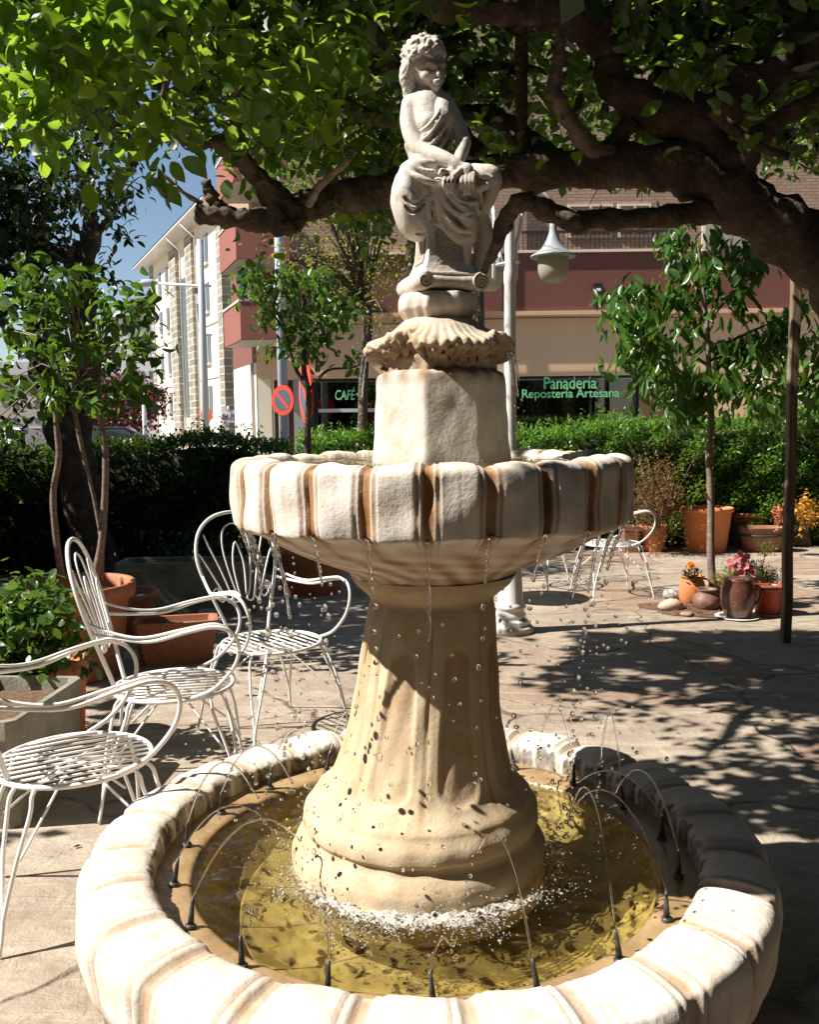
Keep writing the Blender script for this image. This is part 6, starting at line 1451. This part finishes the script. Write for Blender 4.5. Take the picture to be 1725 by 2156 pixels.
ap = thing('apartment_house', 'white apartment house with grey stone quoins, down the street at left', 'building', tuple(A))
u_ = nrmz(B_ - A); Lw = np.linalg.norm(B_ - A); n_ = np.array([u_[1], -u_[0], 0]); n_ = n_ if n_[0] < 0 else -n_
He = P(478, 428, YN)[2]
def ab(name, s0, s1, z0, z1, out, th, mat, par=ap):
    o = A + u_ * s0 + n_ * out + np.array([0, 0, z0]); ob = MB().add(obox(o, u_ * (s1 - s0), -n_ * th, np.array([0, 0, z1 - z0])))
    r_ = ob.build(name, mat, par, False, smooth=False); r_.data.transform(Matrix.Translation(-Vector(ap.location))); return r_
ab('wall', 0, Lw, -.5, He, 0, 12, M['cream2'])
def s_at(px):  # distance along the wall for a picture column
    a = (px - 862.5) / FPX; lo, hi = -5, Lw + 30
    for _ in range(50):
        mid = (lo + hi) / 2; q = A + u_ * mid; x_ = to_px(np.array([[q[0], q[1], 1.5]]))[0][0]
        if x_ > px: lo = mid
        else: hi = mid
    return lo
ab('quoins', -.15, s_at(468), -.5, He, .06, 1.6, M['quoin']); ab('quoins', Lw - 1.3, Lw + .1, -.5, He, .06, .8, M['quoin'])
for (a, c_) in ((422, 408), (388, 374)): ab('stone_pier', s_at(a), s_at(c_), -.5, He - .3, .22, .3, M['quoin'])
ab('stair_glazing', s_at(408) + .15, s_at(390), 2.0, He - 2.5, .06, .1, M['winglass'])
zr = [2.1, 5.0, 7.9, 10.6]
for (a, c_) in ((452 - 2, 441), (366, 360), (351, 345)):
    for z in zr:
        s0, s1 = s_at(a), s_at(c_)
        if z + 1.6 > He: continue
        f_ = ab('window', s0, s1, z, z + 1.6, .05, .12, M['winglass']); ab('window_frame', s0 + (s1 - s0) * .47, s0 + (s1 - s0) * .53, z + .03, z + 1.57, .08, .04, M['white'], f_); ab('window_frame', s0, s1, z - .12, z - .0, .16, .2, M['cream2'], f_); 
for z in (4.1, 7.1): ab('string_course', 0, Lw, z, z + .08, .06, .1, M['soffit'])
ab('eaves', -.8, Lw + 1.0, He, He + .12, 1.1, 13.2, M['white'])
o = A - u_ * .8 + n_ * 1.15 + np.array([0, 0, He + .12]); up_ = np.array([0, 0, 3.0]); bk_ = -n_ * 6.5; V = [o, o + u_ * (Lw + 1.8), o + u_ * (Lw + .3) + bk_ + up_, o + u_ * 1.5 + bk_ + up_, o - n_ * 13.2, o - n_ * 13.2 + u_ * (Lw + 1.8)]
rf_ = MB().add((V, [(0, 1, 2, 3), (4, 3, 2, 5), (0, 3, 4), (1, 5, 2)])).build('roof', M['slate'], ap, True, smooth=False)
q = A + u_ * s_at(432) - n_ * 1.0; ch_ = MB().add(box(q[0] - .3, q[0] + .3, q[1] - .3, q[1] + .3, He, He + 1.4)).build('chimney', M['soffit'], ap, True, smooth=False)
for px in (430, 398): q = A + u_ * s_at(px) + n_ * .2; MB().add(tube([(q[0], q[1], 0), (q[0], q[1], He - .8), (q[0] + n_[0] * .8, q[1] + n_[1] * .8, He - .05)], .07, 8)).build('downpipe', M['white'], ap, True)
# lower slate-roofed house further on and pale blocks in the distance
def house(label, px0, px1, ytop, d, mat, roofpx=0, wins=(), name='distant_house'):
    a, c_ = P(px0, 930, d), P(px1, 930, d); zt_ = P((px0 + px1) / 2, ytop, d)[2]; t = thing(name, label, 'building', (a[0], d, 0), 'distant houses at the left')
    MB().add(box(a[0], c_[0], d, d + 10, -.5, zt_)).build('wall', mat, t, True, smooth=False)
    if roofpx:
        h_ = roofpx / FPX * d; V = [(a[0] - .4, d - .5, zt_), (c_[0] + .4, d - .5, zt_), (c_[0] + .4, d + 10.5, zt_), (a[0] - .4, d + 10.5, zt_), (a[0] + .6, d + 5, zt_ + h_), (c_[0] - .2, d + 5, zt_ + h_)]
        MB().add((V, [(0, 1, 5, 4), (2, 3, 4, 5), (0, 4, 3), (1, 2, 5), (0, 3, 2, 1)])).build('roof', M['slate'], t, True, smooth=False)
    for (x, y, w_, h_) in wins:
        q = P(x, y, d); ww, hh = w_ / FPX * d / 2, h_ / FPX * d / 2; MB().add(box(q[0] - ww, q[0] + ww, d - .05, d, q[2] - hh, q[2] + hh)).build('window', M['winglass'], t, True, smooth=False)
M['shaded_white'] = wallmat('shaded_white_render', (.62, .62, .66), (.68, .68, .70))  # cool tint of shade put into the white wall colour
house('slate-roofed white house between the trees and the apartment house', 250, 334, 668, 88, M['shaded_white'], 55, [(300, 720, 8, 16), (318, 720, 8, 16), (300, 790, 8, 16), (318, 790, 8, 16), (285, 850, 8, 14)])
house('pale block with small windows at the far left, behind the trunk', -60, 88, 790, 120, M['soffit'], 32, [(x, y, 10, 10) for y in (820, 853, 885) for x in (-10, 12, 34, 60, 78)])
house('white house seen through the plum tree', 150, 262, 800, 105, M['cream2'], 26, [(x, y, 7, 12) for y in (825, 860, 890) for x in (165, 190, 215, 240)])

# ================================================================== street furniture
M['galv'] = simple('galvanised_steel', (.42, .46, .50), .4, 20, .1); M['red'] = simple('sign_red', (.72, .05, .02), .4); M['signblue'] = simple('sign_blue_grey', (.07, .09, .13), .4); M['signwhite'] = simple('sign_white', (.8, .8, .8), .4)
def pole(mb, px, yt, d, r, x_off=0):
    q = P(px, 900, d); zt_ = P(px, yt, d)[2]; return mb.add(tube([(q[0], q[1], 0), (q[0], q[1], zt_ * .5), (q[0], q[1], zt_)], [r, r * .95, r * .85], 14)), q, zt_
d_ = 18.7; q = P(596, 900, d_); t = thing('street_lamp', 'thick grey lamp pole behind the hedge tree, carrying a round no-parking sign', 'street lamp', (q[0], d_, 0))
mb, _, zt_ = pole(MB(), 598, 150, d_, .105); mb.build('pole', M['galv'], t, True)
q2 = P(400, 190, d_); MB().add(ptube([(q[0], d_, zt_ - .1, .05), (q[0] - .7, d_, zt_ + .15, .045), (q2[0] + .4, d_, q2[2] + .05, .04)], 8)).build('arm', M['galv'], t, True); MB().add(lathe([(.0, -.10), (.22, -.05), (.28, 0), (.15, .09), (0, .12)], 20, tuple(q2))).build('lamp_head', M['galv'], t, True)
def disc(c_, r, ax, y, th=.03, n_=48):
    """thin round plate, ax = unit normal (horizontal)"""
    u = np.array([-ax[1], ax[0], 0]); v_ = np.array([0, 0, 1.0]); c_ = np.asarray(c_, float)
    ring = lambda o_: [c_ + ax * o_ + (u * math.cos(2 * PI * k / n_) + v_ * math.sin(2 * PI * k / n_)) * r for k in range(n_)]
    return loops([ring(y), ring(y + th)])
def nopark(c_, r, yaw, parent):
    ax = np.array([math.sin(yaw), -math.cos(yaw), 0]); s_ = MB().add(disc(c_, r, ax, 0)).build('no_parking_sign', M['red'], parent, True, smooth=False)
    off = -Vector(parent.location); u = np.array([-ax[1], ax[0], 0]); u = u if u[0] > 0 else -u
    MB().add(disc(c_, r * .72, ax, .031, .003)).build('sign_field', M['signblue'], s_, False, smooth=False).data.transform(Matrix.Translation(off))
    a = (u - np.array([0, 0, 1.0])); a = nrmz(a); p_ = nrmz(u + np.array([0, 0, 1.0])); o_ = np.asarray(c_) - a * r * .74 - p_ * r * .095 + ax * .0355
    MB().add(obox(o_, a * r * 1.48, p_ * r * .19, ax * .003)).build('sign_bar', M['red'], s_, False, smooth=False).data.transform(Matrix.Translation(off))
nopark(P(597, 843, d_ - .14), .30, R(-35), t)
d2 = 11.9; q = P(650, 900, d2); t = thing('road_sign', 'large red and blue no-parking sign on a post, seen almost edge-on behind the hedge tree', 'sign', (q[0], d2, 0))
mb, _, _ = pole(MB(), 650, 765, d2, .03); mb.build('pole', M['galv'], t, True); nopark(P(647, 825, d2 - .06), .40, R(-72), t)
d3 = 34.0; q = P(437, 900, d3); t = thing('road_sign', 'red no-entry sign with white bar, down the street before the apartment house', 'sign', (q[0], d3, 0))
mb, _, _ = pole(MB(), 440, 858, d3, .03); mb.build('pole', M['galv'], t, True); c_ = P(437, 875, d3); ax = np.array([math.sin(R(-40)), -math.cos(R(-40)), 0]); MB().add(disc(c_, .30, ax, .04)).build('sign_plate', M['red'], t, True, smooth=False)
u = np.array([-ax[1], ax[0], 0]); MB().add(obox(c_ - u * .2 + ax * .0705 - np.array([0, 0, .055]), u * .4, ax * .004, np.array([0, 0, .11]))).build('sign_bar', M['signwhite'], t, True, smooth=False)
d4 = 28.0; q = P(482, 900, d4); t = thing('bus_sign', 'small white bus stop sign reading BUS above the hedge', 'sign', (q[0], d4, 0))
mb, _, _ = pole(MB(), 481, 858, d4, .035); mb.build('pole', M['galv'], t, True); c_ = P(482, 877, d4); MB().add(box(c_[0] - .19, c_[0] + .19, d4 - .08, d4 - .04, c_[2] - .18, c_[2] + .18)).build('sign_plate', M['signwhite'], t, True, smooth=False)
MB().add(lathe([(.05, 0), (.05, .10), (.02, .13)], 12, (c_[0], d4 - .06, c_[2] + .18))).build('cap', M['signwhite'], t, True)
text('BUS', 482, 878, d4 - .085, 12, simple('sign_navy', (.05, .06, .16), .5), t, bold=.010, width_px=27)
d5 = 33.0; q = P(432, 900, d5); t = thing('street_lamp', 'tall pole with horizontal arms, grey banner and long lamp head', 'street lamp', (q[0], d5, 0))
mb, _, zt_ = pole(MB(), 434, 505, d5, .13); mb.build('pole', M['galv'], t, True)
z1, z2 = P(434, 603, d5)[2], P(434, 706, d5)[2]; xa = P(334, 603, d5)[0]; xh0, xh1 = P(286, 603, d5)[0], P(332, 603, d5)[0]
MB().add(tube([(P(466 - 27, 603, d5)[0] + .1, d5, z1), (q[0], d5, z1), (xa, d5, z1 + .12)], .05, 8)).build('arm', M['signwhite'], t, True)
MB().add(ptube([(xh0, d5, z1 + .10, .03), (xh0 + .2, d5, z1 + .12, .13), (xh1 - .2, d5, z1 + .14, .13), (xh1, d5, z1 + .13, .05)], 10)).build('lamp_head', M['galv'], t, True)
MB().add(tube([(P(420, 706, d5)[0], d5, z2), (q[0], d5, z2), (P(446, 706, d5)[0], d5, z2)], .04, 8)).build('arm', M['signwhite'], t, True)
xb = P(411, 650, d5)[0]; V = [(xb, d5, z1 - .05), (q[0] - .02, d5, z1 - .05), (q[0] - .02, d5, z2 + .05), (P(421, 700, d5)[0], d5, z2 + .05)]
V = V + [(x, y + .02, z) for x, y, z in V]; MB().add((V, [(3, 2, 1, 0), (4, 5, 6, 7), (0, 1, 5, 4), (1, 2, 6, 5), (2, 3, 7, 6), (3, 0, 4, 7)])).build('banner', simple('grey_banner', (.25, .23, .26), .8), t, True, smooth=False)
c_ = P(417, 624, d5); a_ = np.arange(24) * 2 * PI / 24; V = [(c_[0] + .02 + (.13 + .035 * math.cos(5 * k)) * math.cos(k), d5 - .006, c_[2] - .1 + (.22 + .04 * math.cos(5 * k)) * math.sin(k)) for k in a_]; MB().add((V, [tuple(range(24))[::-1]])).build('crest', M['signwhite'], t, True, smooth=False)
d6 = 38.0; q = P(305, 900, d6); mb, _, _ = pole(MB(), 305, 815, d6, .09); o = mb.build('street_pole', M['signwhite']); props(o, 'plain white pole between the plum tree and the apartment house', 'pole')
# ================================================================== cars
def car(label, q, rz, col, group='cars parked down the street'):
    t = thing('parked_car', label, 'car', q, group, rz); m_ = simple('car_paint', col, .25)
    prof = [(-2.05, .35), (-2.1, .62), (-1.95, .85), (-1.55, .95), (-1.05, 1.38), (-.6, 1.47), (.35, 1.45), (.9, 1.1), (1.25, .93), (1.9, .80), (2.08, .6), (2.05, .35)]
    rings = [[(x, y * w_, z) for x, z in prof] for y, w_ in ((-.82, 1), (-.74, 1), (.74, 1), (.82, 1))]
    rings = [[(x * (1 if abs(y) < .8 else .985), y * (1 if z < .95 else .86), z * (1 if abs(y) < .8 else .985)) for x, y, z in r_] for r_ in rings]
    MB().add(loops(rings)).build('body', m_, t, smooth=False)
    for s_ in (-1, 1): MB().add(([(-1.35, s_ * .74, .98), (-.95, s_ * .715, 1.34), (.32, s_ * .715, 1.38), (.78, s_ * .74, 1.05)], [(0, 1, 2, 3) if s_ > 0 else (3, 2, 1, 0)])).build('side_window', M['winglass'], t)
    MB().add(([(.92, -.62, 1.12), (.92, .62, 1.12), (.40, .58, 1.44), (.40, -.58, 1.44)], [(0, 1, 2, 3)])).build('windscreen', M['winglass'], t)
    for x in (-1.3, 1.3):
        for s_ in (-1, 1): MB().add(tube([(x, s_ * .68, .32), (x, s_ * .83, .32)], .32, 20)).build('wheel', M['black'], t)
car('white car far down the street at the left edge, behind the trunk', (*P(72, 935, 70)[:2], 0), R(60), (.75, .75, .75))
car('silver car far down the street beside the white one', (*P(60, 935, 60)[:2], 0), R(60), (.45, .46, .48))
car('dark car behind the hedge below the plum tree', (*P(248, 940, 32)[:2], 0), R(10), (.03, .035, .045))

sd.cycles.is_caustics_light = True
for o_ in bpy.data.objects:
    if o_.name.startswith('basin_floor') or o_.name.startswith('basin_ledge'): o_.cycles.is_caustics_receiver = True
